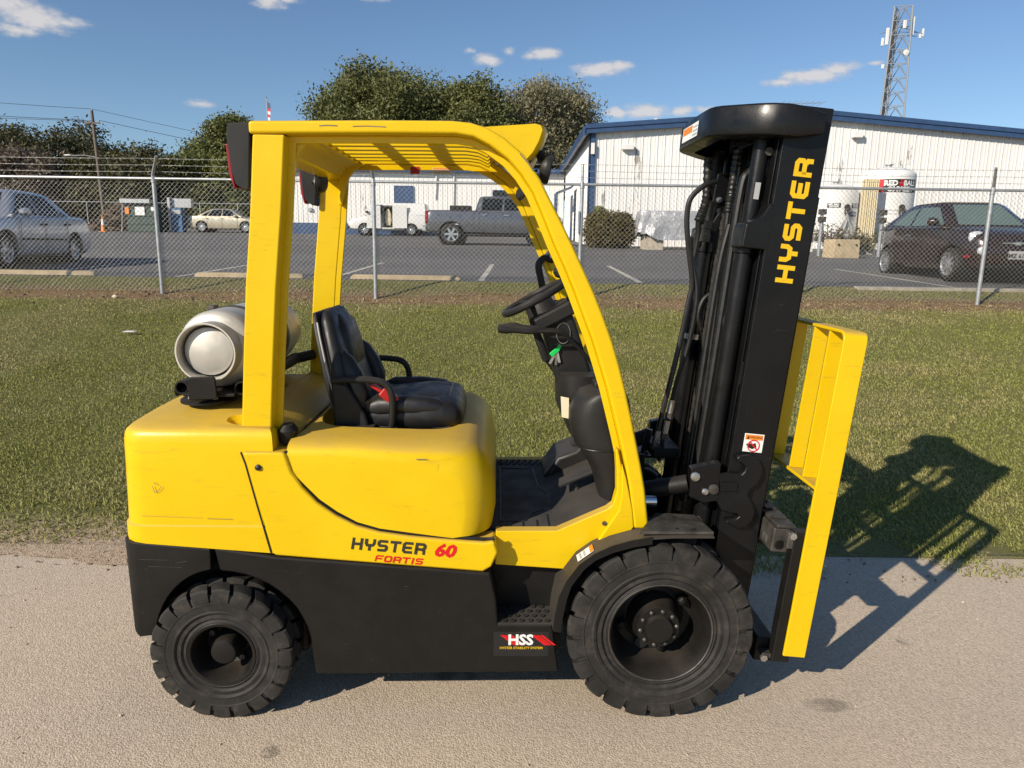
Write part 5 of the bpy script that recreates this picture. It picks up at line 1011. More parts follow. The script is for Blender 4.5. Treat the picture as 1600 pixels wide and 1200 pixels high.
# raised front header and lamps
hd = [(.10,2.150),(.330,2.166),(.352,2.160),(.358,2.146),(.345,2.110),(.322,2.072),(.297,2.048),(.285,2.060),(.255,2.085),(.20,2.12),(.14,2.145)]
g = G(); rings = []
for y, k in ((-.432,.90),(-.425,.93),(-.40,.97),(-.34,1.0),(.34,1.0),(.40,.97),(.425,.93),(.432,.90)): rings.append([(.10+(x-.10)*k, y, z) for x, z in hd])
g.loft(rings); g.obj('front_header', YP, FL_, angle=40)
def work_lamp(s):
    o = G().lathe([(.001,-.022),(.040,-.020),(.050,-.008),(.053,.0),(.053,.012),(.047,.016)], (.352,s*.36,2.026), (.985,0,-.17), 24).obj('work_lamp', PL, FL_); G().lathe([(.047,.012),(.001,.018)], (.352,s*.36,2.026), (.985,0,-.17), 24).obj('lens', 'clear lens', o)
    G().tube([(.325,s*.36,2.085),(.335,s*.36,2.055)], .014, 8).obj('lamp_bracket', BP, o); G().tube(smoothpath([(.30,s*.37,2.06),(.285,s*.38,2.03),(.30,s*.375,2.01),(.32,s*.365,2.02)],4), .005, 6).obj('lamp_cable', 'hose rubber', o)
sym(work_lamp)
m_ = G().lathe([(.001,-.012),(.016,-.010),(.024,0),(.018,.010),(.001,.014)], (.262,-.40,1.935), (-1,-.5,.1), 18).obj('interior_lamp', PL, FL_); G().tube([(.262,-.40,1.95),(.262,-.405,1.985),(.27,-.43,2.01)], .004, 6).obj('lamp_stem', BP, m_)
m_ = G().lathe([(.001,-.022),(.040,-.016),(.047,0),(.04,.012),(.001,.016)], (-.600,.30,2.02), (.97,-.22,-.1), 22).obj('rear_lamp', PL, FL_); G().tube([(-.62,.28,2.01),(-.61,.30,2.06),(-.60,.33,2.08)], .02, 8).obj('lamp_bracket', BP, m_); G().tube(smoothpath([(-.60,.2,2.05),(-.60,.18,2.0),(-.60,.22,1.95),(-.61,.26,1.98)],4), .006, 6).obj('lamp_cable', 'hose rubber', m_)
card('reflective_tape', 'red tape', FL_, -.222, -.180, 2.074, 2.106, .4300, .002)
cb = card('guard_warning_label', 'cream label', FL_, -.120, -.035, 2.078, 2.104, .4298); card('label_stripe', 'orange print', cb, -.118, -.037, 2.097, 2.103, .4292)
for k in range(4): card('label_print', 'grey print', cb, -.115, -.042, 2.080+.004*k, 2.082+.004*k, .4292)
# --- seat
def seat():
    st = G(); axis = [(-.385,1.05,.045,.20),(-.402,1.10,.056,.228),(-.418,1.17,.058,.240),(-.438,1.25,.053,.236),(-.458,1.33,.047,.216),(-.476,1.40,.042,.195),(-.491,1.455,.036,.172),(-.498,1.483,.025,.148),(-.502,1.496,.008,.11)]
    m = Matrix.Rotation(R_(-13), 3, 'Y'); bk = G().loft([superring(x,0,z,hx,hy,32,2.9,'xy',m) for x, z, hx, hy in axis]).obj('seat_backrest', 'vinyl', FL_)
    for s in (-1, 1): G().loft([superring(x,s*y,z,hx,hy,18,2.4,'xy',m) for x, z, hx, hy, y in ((-.36,1.09,.015,.02,.19),(-.355,1.12,.035,.040,.195),(-.362,1.18,.044,.042,.20),(-.385,1.25,.040,.036,.197),(-.41,1.31,.026,.028,.188),(-.43,1.34,.008,.01,.18))]).obj('side_bolster', 'vinyl', bk)
    G().loft([superring(x,0,z,hx,hy,24,3.0,'xy',m) for x, z, hx, hy in ((-.405,1.25,.01,.10),(-.415,1.28,.032,.135),(-.432,1.36,.034,.135),(-.450,1.43,.030,.12),(-.466,1.472,.010,.08))]).obj('head_pad', 'vinyl', bk)
    G().tube(smoothpath([(-.425,-.243,1.09),(-.448,-.250,1.17),(-.470,-.250,1.25),(-.490,-.232,1.33),(-.508,-.210,1.40),(-.520,-.190,1.45)],5), .0035, 6).obj('back_piping', 'grey print', bk)
    sh = G().loft([superring(x-.045,0,z,hx*.55,hy*.95,28,3.4,'xy',m) for x, z, hx, hy in axis[:-1]]).obj('seat_shell', PL, bk)
    cz = [(-.385,1.085,.19,.03),(-.365,1.085,.215,.055),(-.30,1.082,.235,.065),(-.20,1.080,.245,.065),(-.10,1.083,.250,.070),(-.03,1.088,.248,.072),(.015,1.085,.236,.066),(.038,1.078,.215,.052),(.050,1.072,.17,.02)]
    cu = G().loft([superring(x,0,z,hy,hz,36,3.4,'yz') for x, z, hy, hz in cz]).obj('seat_cushion', 'vinyl', FL_)
    G().loft([superring(x,0,z,hy,hz,24,2.8,'yz') for x, z, hy, hz in ((-.30,1.128,.10,.01),(-.24,1.132,.15,.022),(-.10,1.142,.165,.026),(-.01,1.140,.155,.022),(.028,1.115,.12,.01))]).obj('seat_pad', 'vinyl', cu)
    for s in (-1, 1): G().loft([superring(x,s*.205,z,hy,hz,16,2.5,'yz') for x, z, hy, hz in ((-.35,1.11,.02,.02),(-.28,1.125,.042,.04),(-.15,1.125,.045,.042),(-.05,1.12,.042,.036),(.01,1.10,.02,.015))]).obj('cushion_bolster', 'vinyl', cu)
    G().loft([superring(x,0,1.040,hy,.018,24,4,'yz') for x, hy in ((-.36,.20),(-.34,.225),(.0,.235),(.03,.21))]).obj('cushion_base', PL, cu)
    bs = G().box(-.36,.0,-.19,.19,.975,1.03).obj('seat_base', BP, FL_, bevel=.01); G().box(-.44,-.29,-.31,-.20,.985,1.055).obj('switch_box', PL, bs, bevel=.008); G().tube([(-.20,-.235,.998),(.03,-.235,1.0)], .012, 8).obj('slide_rail', 'dirty steel', bs)
    G().prism([(-.45,.99),(-.30,.99),(-.33,1.10),(-.40,1.22),(-.46,1.23)], -.262, -.238).obj('hip_restraint_plate', PL, bs, bevel=.012)
    G().tube(smoothpath([(-.44,-.20,.99),(-.50,-.23,.985),(-.54,-.20,.99)],4), .018, 8).obj('cable_loop', 'hose rubber', bs)
    for s in (-1, 1): G().tube(smoothpath([(-.455,s*.262,1.232),(-.40,s*.268,1.240),(-.30,s*.268,1.238),(-.245,s*.268,1.222),(-.222,s*.268,1.175),(-.222,s*.266,1.10),(-.228,s*.262,1.05),(-.25,s*.25,1.015)],5), .0135, 10).obj('armrest', PL, FL_)
    bp = G(); bar(bp, (-.33,-.21,1.13), (-.24,-.20,1.19), .05, .03); bp.obj('buckle_web', 'hose rubber', FL_); bp = G(); bar(bp, (-.270,-.225,1.190), (-.205,-.215,1.135), .05, .04); bp.obj('seat_belt_buckle', 'red plastic', FL_, bevel=.006)
    bp = G(); bar(bp, (-.310,-.23,1.215), (-.265,-.225,1.185), .045, .014); bp.obj('belt_tab', 'red plastic', FL_, bevel=.004)
seat()
# --- wheels
def lift_wheel(x, y, R, w, rim, nl, s, hubf, rot=0.):
    prof = [(rim,-w*.42),(rim+.012,-w*.47),(rim+.022,-w*.44),(rim+.030,-w*.485),(rim+.045,-w*.47),(rim+.05,-w*.50),(rim+.34*(R-rim),-w*.505),(rim+.36*(R-rim),-w*.52),(rim+.39*(R-rim),-w*.52),(rim+.41*(R-rim),-w*.503),(rim+.58*(R-rim),-w*.503),(rim+.60*(R-rim),-w*.515),(rim+.63*(R-rim),-w*.515),(rim+.65*(R-rim),-w*.485),(R-.036,-w*.475),(R-.024,-w*.44),(R-.022,0),(R-.024,w*.44),(R-.036,w*.475),(rim+.6*(R-rim),w*.50),(rim,w*.46)]
    g = G(); g.lathe(prof, (0,0,0), (0,1,0), 96, True); seg = 2*math.pi/nl
    for side in (-1, 1):
        for i in range(nl):
            a0 = seg*(i+(.5 if side > 0 else 0)); sp_ = seg*.80; cols = []
            for f in (0, .33, .66, 1.0):
                cols.append(a0-sp_/2+sp_*f)
            sec = [(R-.060,.502),(R-.052,.512),(R-.030,.512),(R-.008,.492),(R-.002,.455),(R,.40),(R,.12),(R-.03,.08)]
            v = []; m = len(sec)
            for kk, a in enumerate(cols):
                for r_, h in sec:
                    tw_ = .35*seg*(1-h/.5)*(1 if h < .45 else 0)*.9; ro = r_-(.003 if kk in (0, 3) else 0); aa = a+tw_; v.append((ro*math.cos(aa), side*h*w, ro*math.sin(aa)))
            f = [(k*m+j, k*m+j+1, (k+1)*m+j+1, (k+1)*m+j) for k in range(3) for j in range(m-1)]+[tuple(range(m-1,-1,-1)), tuple(3*m+j for j in range(m))]
            g.add(v, f)
    t = g.obj('tyre', 'rubber', None, angle=28)
    t.name = 'wheel'; t.parent = FL_; t.location = (x, y, R); t.rotation_euler = (0, rot, 0 if s < 0 else math.pi)
    hubf(t, w, rim); return t
def front_hub(t, w, rim):
    g = G(); g.lathe([(rim+.012,-w*.44),(rim+.006,-w*.47),(rim-.004,-w*.46),(rim-.010,-w*.40),(rim-.014,-w*.34),(rim-.022,-w*.22),(rim-.030,.02),(rim-.045,.055),(.12,.060),(.10,.05),(.001,.05)], (0,0,0), (0,1,0), 64); g.obj('rim', BP, t)
    G().lathe([(rim-.004,-w*.455),(rim+.002,-w*.475),(rim+.010,-w*.455)], (0,0,0), (0,1,0), 64).obj('lock_ring', 'dirty steel', t)
    h = G().lathe([(.105,.055),(.095,.005),(.088,-.012),(.083,-.040),(.080,-.047),(.056,-.048),(.053,-.062),(.050,-.068),(.001,-.070)], (0,0,0), (0,1,0), 40).obj('hub', BP, t)
    for k in range(10): a = 2*math.pi*(k+.35)/10; G().lathe([(.0085,-.045),(.0085,-.054),(.004,-.057),(.001,-.057)], (.0685*math.cos(a),0,.0685*math.sin(a)), (0,1,0), 6).obj('hub_bolt', 'dirty steel', t)
    for a in (38, 200, 110, 290): a = R_(a); G().lathe([(.018,.055),(.018,.022),(.013,.018),(.001,.016)], (.128*math.cos(a),0,.128*math.sin(a)), (0,1,0), 6).obj('wheel_nut', BP, t)
    a = R_(255); G().lathe([(.024,.058),(.024,.040),(.001,.040)], (.12*math.cos(a),0,.12*math.sin(a)), (0,1,0), 16).obj('hand_hole', 'black print', t)
def rear_hub(t, w, rim):
    g = G(); g.lathe([(rim+.012,-w*.44),(rim+.006,-w*.48),(rim-.004,-w*.47),(rim-.010,-w*.38),(rim-.018,-w*.1),(rim-.028,.03),(.07,.045),(.055,.04),(.001,.04)], (0,0,0), (0,1,0), 56); g.obj('rim', BP, t)
    G().lathe([(.058,.04),(.054,.0),(.050,-.035),(.047,-.052),(.044,-.058),(.030,-.062),(.001,-.063)], (0,0,0), (0,1,0), 36).obj('hub_cap', BP, t)
    for k in range(5): a = 2*math.pi*(k+.2)/5; G().lathe([(.012,.045),(.012,.022),(.001,.02)], (.078*math.cos(a),0,.078*math.sin(a)), (0,1,0), 6).obj('wheel_nut', 'dirty steel', t)
for s in (-1, 1):
    lift_wheel(.802, s*.491, .350, .190, .192, 22, s, front_hub, .1); lift_wheel(-.818, s*.510, .263, .156, .118, 20, s, rear_hub, .05)
G().tube([(.80,-.42,.345),(.80,.42,.345)], .09, 20).obj('drive_axle', BP, FL_); G().tube([(-.825,-.45,.26),(-.825,.45,.26)], .06, 14).obj('steer_axle', BP, FL_)
g = G(); g.box(.805,.818,-.5,-.48,0,0.01) if False else None
tr = [(.400,.366),(.404,.42),(.418,.50),(.445,.565),(.488,.628),(.545,.672),(.61,.703),(.68,.724),(.75,.736),(.82,.741),(.97,.742)]
def fender(s):
    inn = [(x+(.012 if z < .6 else .006), z-(.003 if z < .6 else .011)) for x, z in tr]; o = G().prism(tr+list(reversed(inn)), s*.588, s*.40).obj('fender', 'dusty black', FL_, angle=50)
    lip = [(x+.030 if z < .55 else x+.018 if z < .66 else x, z-.006 if z < .55 else z-.020 if z < .66 else z-.028) for x, z in tr]; G().prism(tr[:-2]+list(reversed(lip[:-2])), s*.592, s*.5885).obj('fender_lip', BP, o)
    pl = G().add([(.70,s*.588,.744),(.972,s*.588,.744),(.945,s*.42,.744),(.80,s*.40,.744),(.70,s*.588,.756),(.972,s*.588,.756),(.945,s*.42,.756),(.80,s*.40,.756)], [(0,3,2,1),(4,5,6,7),(0,1,5,4),(1,2,6,5),(2,3,7,6),(3,0,4,7)]).obj('fender_plate', 'dirty steel', FL_, bevel=.003)
    for x, y in ((.845,.56),(.905,.565),(.86,.45)): G().lathe([(.008,.7565),(.001,.7568)], (x,s*y,0), (0,0,1), 10).obj('plate_hole', 'black print', pl)
sym(fender)
# sticker on the fender crown
fs = G().add([(.486,-.570,.6305),(.486,-.515,.6305),(.5435,-.515,.6745),(.5435,-.570,.6745)], [(0,1,2,3)]).obj('fender_label', 'white print', FL_, smooth=False)
G().add([(.530,-.568,.6660),(.530,-.517,.6660),(.5425,-.517,.6755),(.5425,-.568,.6755)], [(0,1,2,3)]).obj('fender_label_flag', 'orange print', fs, smooth=False)
for k in range(2): G().add([(.494+.014*k,-.563,.6388+.0107*k),(.494+.014*k,-.522,.6388+.0107*k),(.500+.014*k,-.522,.6434+.0107*k),(.500+.014*k,-.563,.6434+.0107*k)], [(0,1,2,3)]).obj('label_print', 'grey print', fs, smooth=False)
G().box(.99,1.0,-.3,.3,.2,.5).obj('front_plate', BP, FL_)
# front cowl bulkhead between the pillars
G().prism([(.60,.66),(.74,.70),(.735,.86),(.70,.98),(.66,.98)], -.42, .42).obj('front_bulkhead', BP, FL_)

def scrape(name, pts, w, mat, y=-.5508):
    g = G(); ribbon(g, pts, w, lambda a, b, off: (a, y-off, b)); return g.obj(name, mat, FL_, smooth=False, recalc=False)
for k, (pts, w, y) in enumerate((([(-1.035,.90),(-1.028,.876),(-1.012,.886),(-1.004,.90)],.0022,-.5465),([(-1.02,.905),(-1.03,.915)],.0025,-.5465),([(-1.09,.790),(-.98,.786),(-.87,.782)],.0022,-.546),([(-.85,.779),(-.76,.777)],.0016,-.546),([(-.41,2.136),(-.385,2.138),(-.35,2.137)],.0035,-.5006),([(-.30,2.136),(-.25,2.138),(-.19,2.136)],.0030,-.5006),([(.255,2.058),(.285,2.026),(.30,2.004)],.004,-.5006),([(-.10,1.005),(-.06,1.006)],.003,-.5425))):
    scrape('scrape', pts, w, 'gold print' if k == 2 else 'old wood', y)
for pts in ([(-1.10,.625),(-1.00,.622)],[(-1.07,.598),(-.95,.594)],[(-.97,.612),(-.93,.618)],[(-.15,.52),(-.13,.522)],[(-.02,.42),(-.015,.43)]): scrape('scrape', pts, .0013, 'dirty steel', -.5535 if pts[0][0] < -.9 else -.5485)

# ------------------------------------------------------------------ mast (u forward, w along the uprights)
TT = R_(5.1); CT, STT = math.cos(TT), math.sin(TT)
def T(u, w): return (1.009+u*CT+w*STT, .10-u*STT+w*CT)
def T3(u, y, w): x, z = T(u, w); return (x, y, z)
def mpoly(pts): return [T(u, w) for u, w in pts]
def mbox(g, u0, u1, y0, y1, w0, w1): g.prism(mpoly([(u0,w0),(u1,w0),(u1,w1),(u0,w1)]), y0, y1); return g
mast = None
CASTING = [(0.964,0.934),(1.046,0.91),(1.127,0.905),(1.138,0.918),(1.142,0.935),(1.121,0.953),(1.106,0.958),(1.103,0.97),(1.114,0.981),(1.153,0.983),(1.188,0.969),(1.205,0.936),(1.205,0.903),(1.191,0.867),(1.163,0.844),(1.158,0.821),(1.18,0.783),(1.192,0.754),(1.185,0.718),(1.16,0.689),(1.126,0.686),(1.095,0.702),(1.079,0.715),(1.118,0.723),(1.13,0.736),(1.121,0.746),(1.057,0.759),(1.039,0.795),(0.971,0.83)]
TOPW = 2.168
def channel(s):
    global mast
    g = G(); mbox(g, 0,.163, *sorted((s*.363,s*.346)), 0,TOPW); mbox(g, .002,.022, *sorted((s*.345,s*.27)), 0,TOPW-.002); mbox(g, .141,.161, *sorted((s*.345,s*.27)), 0,TOPW-.002)
    o = g.obj('mast_upright', MP, FL_, bevel=.004)
    if mast is None: mast = o
    g = G(); mbox(g, .030,.134, *sorted((s*.338,s*.323)), .03,TOPW-.04); mbox(g, -.006,.0, *sorted((s*.333,s*.245)), .03,TOPW-.10); mbox(g, .165,.185, *sorted((s*.323,s*.245)), .10,TOPW-.30); mbox(g, .028,.048, *sorted((s*.322,s*.245)), .03,TOPW-.06); g.obj('inner_rail', MP, o, bevel=.003)
    G().tube([T3(-.040,s*.268,.20),T3(-.040,s*.268,1.66)], .036, 20).obj('lift_cylinder', MP, o); G().tube([T3(-.040,s*.268,1.66),T3(-.040,s*.268,2.08)], .030, 20).obj('cylinder_rod', MP, o); G().lathe([(.036,0),(.041,.004),(.041,.045),(.030,.055)], T3(-.040,s*.268,1.64), (STT,0,CT), 20).obj('gland_nut', MP, o)
    # clamp that ties the cylinder head to the upright
    g = G(); g.prism(mpoly([(-.088,1.66),(.012,1.66),(.012,1.80),(.003,1.83),(-.012,1.815),(-.030,1.775),(-.085,1.745)]), *sorted((s*.3655,s*.235))); g.obj('cylinder_clamp', MP, o, bevel=.008, seg=3)
    # pivot casting at the foot
    G().prism(CASTING, *sorted((s*.390,s*.3625))).obj('pivot_casting', MP, o, bevel=.010, seg=3)
    G().prism([(cx+.0,cz) for cx, cz in ((1.045,.875),(1.112,.875),(1.112,.84),(1.045,.84))], *sorted((s*.398,s*.391))).obj('casting_boss', MP, o, bevel=.008, seg=3)
    br = G().prism([(.930,.93),(1.045,.955),(1.045,.80),(.985,.79),(.930,.815)], *sorted((s*.392,s*.345))).obj('tilt_bracket', MP, o, bevel=.006)
    for x, z, r_ in ((.946,.900,.018),(.988,.840,.013),(1.020,.850,.020)): G().lathe([(r_,0),(r_,.010),(r_*.6,.013),(.001,.013)], (x,s*.392,z), (0,s,0), 10).obj('bracket_bolt', 'steel' if r_ < .019 else 'dirty steel', br)
    G().tube([(.72,s*.30,.80),(.93,s*.36,.86)], .035, 16).obj('tilt_cylinder', BP, FL_); G().tube([(.74,s*.395,.80),(.80,s*.395,.80)], .022, 14).obj('tilt_rod', 'chrome', FL_)
sym(channel)
# crosshead cover round the back of the mast top
path = [(.118,-.378),(.04,-.379),(-.005,-.376),(-.045,-.362),(-.085,-.332),(-.178,-.235),(-.192,-.213),(-.199,-.185),(-.201,-.13),(-.201,0)]
path = path+[(u,-y) for u, y in reversed(path[:-1])]
def cross_section(u, y, i, n):
    a = Vector(path[max(0,i-1)]); b = Vector(path[min(n-1,i+1)]); d = (b-a).normalized(); nn = Vector((d.y,-d.x)); e = .62 if i in (0, n-1) else (.93 if i in (1, n-2) else 1); h = .054*e; out = []
    for t_, w_ in ((.0,-h),(.029,-h),(.034,-h+.003),(.036,-h+.008),(.036,h-.008),(.034,h-.003),(.029,h),(.0,h),(-.03,h),(-.03,-h)): q = Vector((u,y))-nn*t_ if True else 0; out.append(T3(q.x, q.y, 2.106+w_))
    return out
ch = G().loft([cross_section(u, y, i, len(path)) for i, (u, y) in enumerate(path)]).obj('crosshead_cover', MP, FL_, angle=45)
G().prism([(-.16,-.24),(-.16,.24),(-.03,.40),(.10,.40),(.10,-.40),(-.03,-.40)], 0, 1, 'z') if False else None
g = G(); tp = [(-.185,-.19),(-.185,.19),(-.05,.335),(.12,.34),(.12,-.34),(-.05,-.335)]; g.add([T3(u,y,2.142) for u, y in tp]+[T3(u,y,2.150) for u, y in tp], [tuple(range(6)), tuple(range(11,5,-1))]+[(i,(i+1)%6,6+(i+1)%6,6+i) for i in range(6)]); g.obj('crosshead_top_plate', MP, ch)
def rear_card(name, mat, parent, y0, y1, w0, w1, off=0.):
    return G().add([T3(-.2380-off,y0,w0),T3(-.2380-off,y1,w0),T3(-.2380-off,y1,w1),T3(-.2380-off,y0,w1)], [(0,1,2,3)]).obj(name, mat, parent, smooth=False)
lb = rear_card('crosshead_warning_label', 'white print', ch, .145, -.085, 2.076, 2.132); rear_card('warning_stripe', 'orange print', lb, .135, .0, 2.102, 2.128, .001)
for k in range(3): rear_card('warning_print', 'grey print', lb, -.015, -.078, 2.084+.015*k, 2.090+.015*k, .001)
for w_, u0, u1 in ((.25,.0,.03),(1.15,-.004,.02),(2.00,.03,.10)): g = G(); mbox(g, u0, u1, -.34, .34, w_, w_+.09); g.obj('mast_crossmember', MP, FL_, bevel=.004)
# hose sheaves, chains and hoses
def sheave(y, u, w, r, nm='hose_sheave'):
    c = T3(u, y, w); o = G().lathe([(.012,-.02),(r,-.02),(r,-.014),(r-.012,-.004),(r-.012,.004),(r,.014),(r,.02),(.012,.02)], c, (0,1,0), 32, True).obj(nm, MP, FL_); G().lathe([(.02,0),(.02,.008),(.001,.009)], (c[0],c[1]-.02,c[2]), (0,-1,0), 10).obj('sheave_pin', 'dirty steel', o); return o
sheave(-.17, .010, 1.90, .068); sheave(.12, -.030, 1.90, .066); sheave(-.10, .02, 1.86, .05, 'chain_sheave'); sheave(.06, .02, 1.86, .05, 'chain_sheave')
g = G(); g.prism(mpoly([(-.095,1.96),(-.04,1.955),(-.005,1.92),(-.03,1.90),(-.04,1.83),(-.075,1.82),(-.10,1.845)]), .045, .058); sb = g.obj('sheave_bracket', MP, FL_, bevel=.005); G().lathe([(.012,0),(.012,.010),(.001,.011)], T3(-.075,.045,1.855), (0,-1,0), 8).obj('bracket_bolt', 'steel', sb)
G().tube([T3(-.02,-.30,2.012),T3(-.02,-.17,2.012)], .015, 12).obj('sheave_shaft', 'dirty steel', FL_)
def hose(nm, pts, r, mat='hose rubber', n=6): return G().tube(smoothpath(pts, n), r, 10).obj(nm, mat, FL_)
hose('mast_hose', [T3(-.06,-.17,.62),T3(-.058,-.17,1.0),T3(-.058,-.17,1.5),T3(-.058,-.17,1.88),T3(-.040,-.17,1.945),T3(.0,-.17,1.975)], .0165)
hose('mast_hose', [T3(-.085,-.13,.60),T3(-.085,-.13,1.0),T3(-.085,-.13,1.55),T3(-.07,-.13,1.75)], .013)
def wrapped(nm, pts, r):
    P_ = smoothpath(pts, 22); return G().tube(P_, [r*(1+.10*math.sin(i*1.9)) for i in range(len(P_))], 10).obj(nm, 'hose rubber', FL_)
wrapped('sleeved_hose', [(1.112,-.05,1.90),(1.122,-.05,2.00),(1.135,-.05,2.14)], .017); wrapped('sleeved_hose', [(1.040,.12,1.87),(1.068,.12,1.96),(1.066,.12,2.13)], .019)
hose('mast_hose', [(1.112,-.05,1.90),(1.10,-.05,1.7),(1.075,-.05,1.3),(1.045,-.05,.8)], .012); hose('mast_hose', [(1.040,.12,1.87),(1.045,.13,1.80),(1.030,.14,1.68)], .012)
cl = G().lathe([(.015,-.045),(.036,-.045),(.036,-.012),(.033,-.010),(.033,.008),(.036,.010),(.036,.045),(.015,.045)], (1.072,.15,1.83), (STT,0,CT), 18).obj('hose_clamp', PL, FL_)
hose('loop_hose', [(1.06,-.04,2.02),(1.01,-.05,2.005),(.957,-.05,1.953),(.946,-.05,1.878),(.957,-.05,1.776),(.983,-.05,1.621),(.974,-.05,1.542),(.945,-.05,1.354),(.914,-.05,1.19),(.885,-.05,1.04),(.864,-.05,.937)], .011)
hose('loop_hose', [(.962,-.07,1.80),(.973,-.05,1.725),(1.001,-.05,1.621),(1.005,-.05,1.516),(.986,-.04,1.355),(.953,-.03,1.218),(.932,-.03,1.107),(.905,-.03,.95),(.891,-.03,.851)], .010)
for x_, z_, y_ in ((.930,1.09,-.03),(.915,1.00,-.03),(.872,.96,-.05)): G().lathe([(.0135,-.03),(.0135,.03)], (x_,y_,z_), (.16,0,1), 8).obj('hose_fitting', 'steel', FL_); G().lathe([(.018,-.012),(.018,.012)], (x_-.005,y_,z_-.04), (.16,0,1), 6).obj('fitting_nut', 'dirty steel', FL_)
for y, u in ((.02,-.05),(-.02,-.25)): hose('lower_hose', [T3(u-.18,y,.86),T3(u-.20,y,.70),T3(u-.22,y,.50)], .014)
G().box(.85,.97,-.09,.13,.875,.92).obj('valve_block', BP, FL_, bevel=.01); G().tube([(.80,-.10,.90),(.80,-.10,.62)], .014, 8).obj('valve_tube', BP, FL_)
tie = G(); tie.lathe([(.0375,-.012),(.0385,-.012),(.0385,.012),(.0375,.012)], T3(-.040,.268,1.26), (STT,0,CT), 20, True); tie.obj('hose_tie', 'steel', FL_)
def chain(y, u, w0, w1):
    g = G(); n = int((w1-w0)/.019)
    for i in range(n):
        w = w0+.019*i; dy = .005*(i % 2); 
        for k in (-1, 1): mbox(g, u-.008, u+.008, y+k*(.012-dy)-.002, y+k*(.012-dy)+.002, w, w+.022)
        g.tube([T3(u,y-.014,w+.011),T3(u,y+.014,w+.011)], .004, 5)
    return g.obj('lift_chain', 'dirty steel', FL_, smooth=False)
chain(-.190, -.006, .45, 1.62); chain(.17, -.006, .45, 1.84); chain(-.10, .0, 1.40, 1.90)
for y in (-.20,.17): hose('curved_pipe', [T3(-.02,y+.02,1.30),T3(-.045,y+.02,1.36),T3(-.035,y+.02,1.43),T3(.0,y+.02,1.47)], .010); hose('curved_pipe', [T3(-.0,y+.04,1.26),T3(-.03,y+.04,1.34),T3(-.015,y+.04,1.42),T3(.02,y+.04,1.45)], .009)
g = G(); mbox(g, -.02, .02, -.24, -.14, 1.47, 1.50); g.obj('pipe_bracket', MP, FL_, bevel=.003)
g = G(); g.tube([T3(-.058,-.17,.66),T3(-.058,-.17,.70)], .0185, 10); g.obj('hose_end', 'gold print', FL_)
hose('ground_wire', [T3(-.05,-.20,.63),T3(-.055,-.22,.52),T3(-.06,-.24,.42)], .003)
# carriage with side shift, then load backrest
car = G(); mbox(car, 0.174, 0.254,-.47,.47,.545,.640); mbox(car, 0.184, 0.259,-.47,.47,.640,.655); cr = car.obj('carriage_bar', 'dirty steel', FL_, bevel=.006)
for k in range(9): g = G(); mbox(g, 0.199, 0.244,-.40+.095*k,-.365+.095*k,.655,.664); g.obj('bar_notch', 'dirty steel', cr, bevel=.002)
lo = G(); mbox(lo, 0.184, 0.254,-.47,.47,.09,.19); lo.obj('lower_carriage_bar', BP, FL_, bevel=.006)
g = G(); mbox(g, 0.134, 0.254,-.36,-.345,.09,.12); mbox(g, 0.134, 0.254,.345,.36,.09,.12); mbox(g, 0.089, 0.229,-.30,-.27,-.0,.10); g.obj('lower_shoe', 'dirty steel', FL_, bevel=.004)
def carr(s):
    g = G(); mbox(g, 0.231, 0.300,*sorted((s*.5215,s*.471)),.12,.652); o = g.obj('carriage_end_plate', BP, FL_, bevel=.006)
    g = G(); mbox(g, 0.238, 0.268,*sorted((s*.517,s*.478)),.13,.32); mbox(g, 0.194, 0.231,*sorted((s*.517,s*.475)),.13,.15); g.obj('lower_hook', 'dirty steel', o, bevel=.004)
    g = G(); mbox(g, 0.210, 0.240,*sorted((s*.517,s*.485)),.58,.645); g.obj('upper_hook', 'dirty steel', o, bevel=.006)
    for u, w in ((.224,.635),(.199,.135)): G().lathe([(.014,0),(.014,.012),(.001,.013)], T3(u,s*.517,w), (0,s,0), 6).obj('hook_bolt', 'steel', o)
    g = G(); mbox(g, 0.139, 0.174,*sorted((s*.27,s*.22)),.20,.62); g.obj('carriage_roller_plate', BP, FL_, bevel=.006)
    g = G(); mbox(g, 0.149, 0.224,*sorted((s*.33,s*.15)),.515,.60); g.obj('side_shift_block', BP, FL_, bevel=.01)
sym(carr)
G().tube([T3(.204,-.47,.575),T3(.204,-.20,.575)], .020, 16).obj('side_shift_rod', BP, FL_); G().lathe([(.030,-.02),(.034,-.02),(.034,.02),(.030,.02),(.030,.03),(.020,.03)], T3(.204,-.40,.575), (0,-1,0), 20).obj('side_shift_collar', 'steel', FL_)
g = G(); g.add([T3(.14,-.30,.18),T3(.25,-.30,.10),T3(.26,-.30,.16),T3(.17,-.30,.26)]+[T3(.14,-.10,.18),T3(.25,-.10,.10),T3(.26,-.10,.16),T3(.17,-.10,.26)], [(0,1,2,3),(7,6,5,4),(0,4,5,1),(1,5,6,2),(2,6,7,3),(3,7,4,0)]); g.obj('wear_plate', 'dirty steel', FL_)
UB0, UB1 = .267, .352; t_ = .012
pth = [(-.535,.155),(-.535,1.375),(-.531,1.393),(-.520,1.405),(-.503,1.410),(.503,1.410),(.520,1.405),(.531,1.393),(.535,1.375),(.535,.155)]
inn = [(-.523,.155),(-.523,1.372),(-.520,1.385),(-.512,1.394),(-.500,1.398),(.500,1.398),(.512,1.394),(.520,1.385),(.523,1.372),(.523,.155)]
g = G(); n = len(pth); V = [T3(UB0,y,w) for y, w in pth]+[T3(UB0,y,w) for y, w in inn]+[T3(UB1,y,w) for y, w in pth]+[T3(UB1,y,w) for y, w in inn]; F = []
for i in range(n-1): F += [(i,i+1,n+i+1,n+i),(2*n+i,3*n+i,3*n+i+1,2*n+i+1),(i,2*n+i,2*n+i+1,i+1),(n+i,n+i+1,3*n+i+1,3*n+i)]
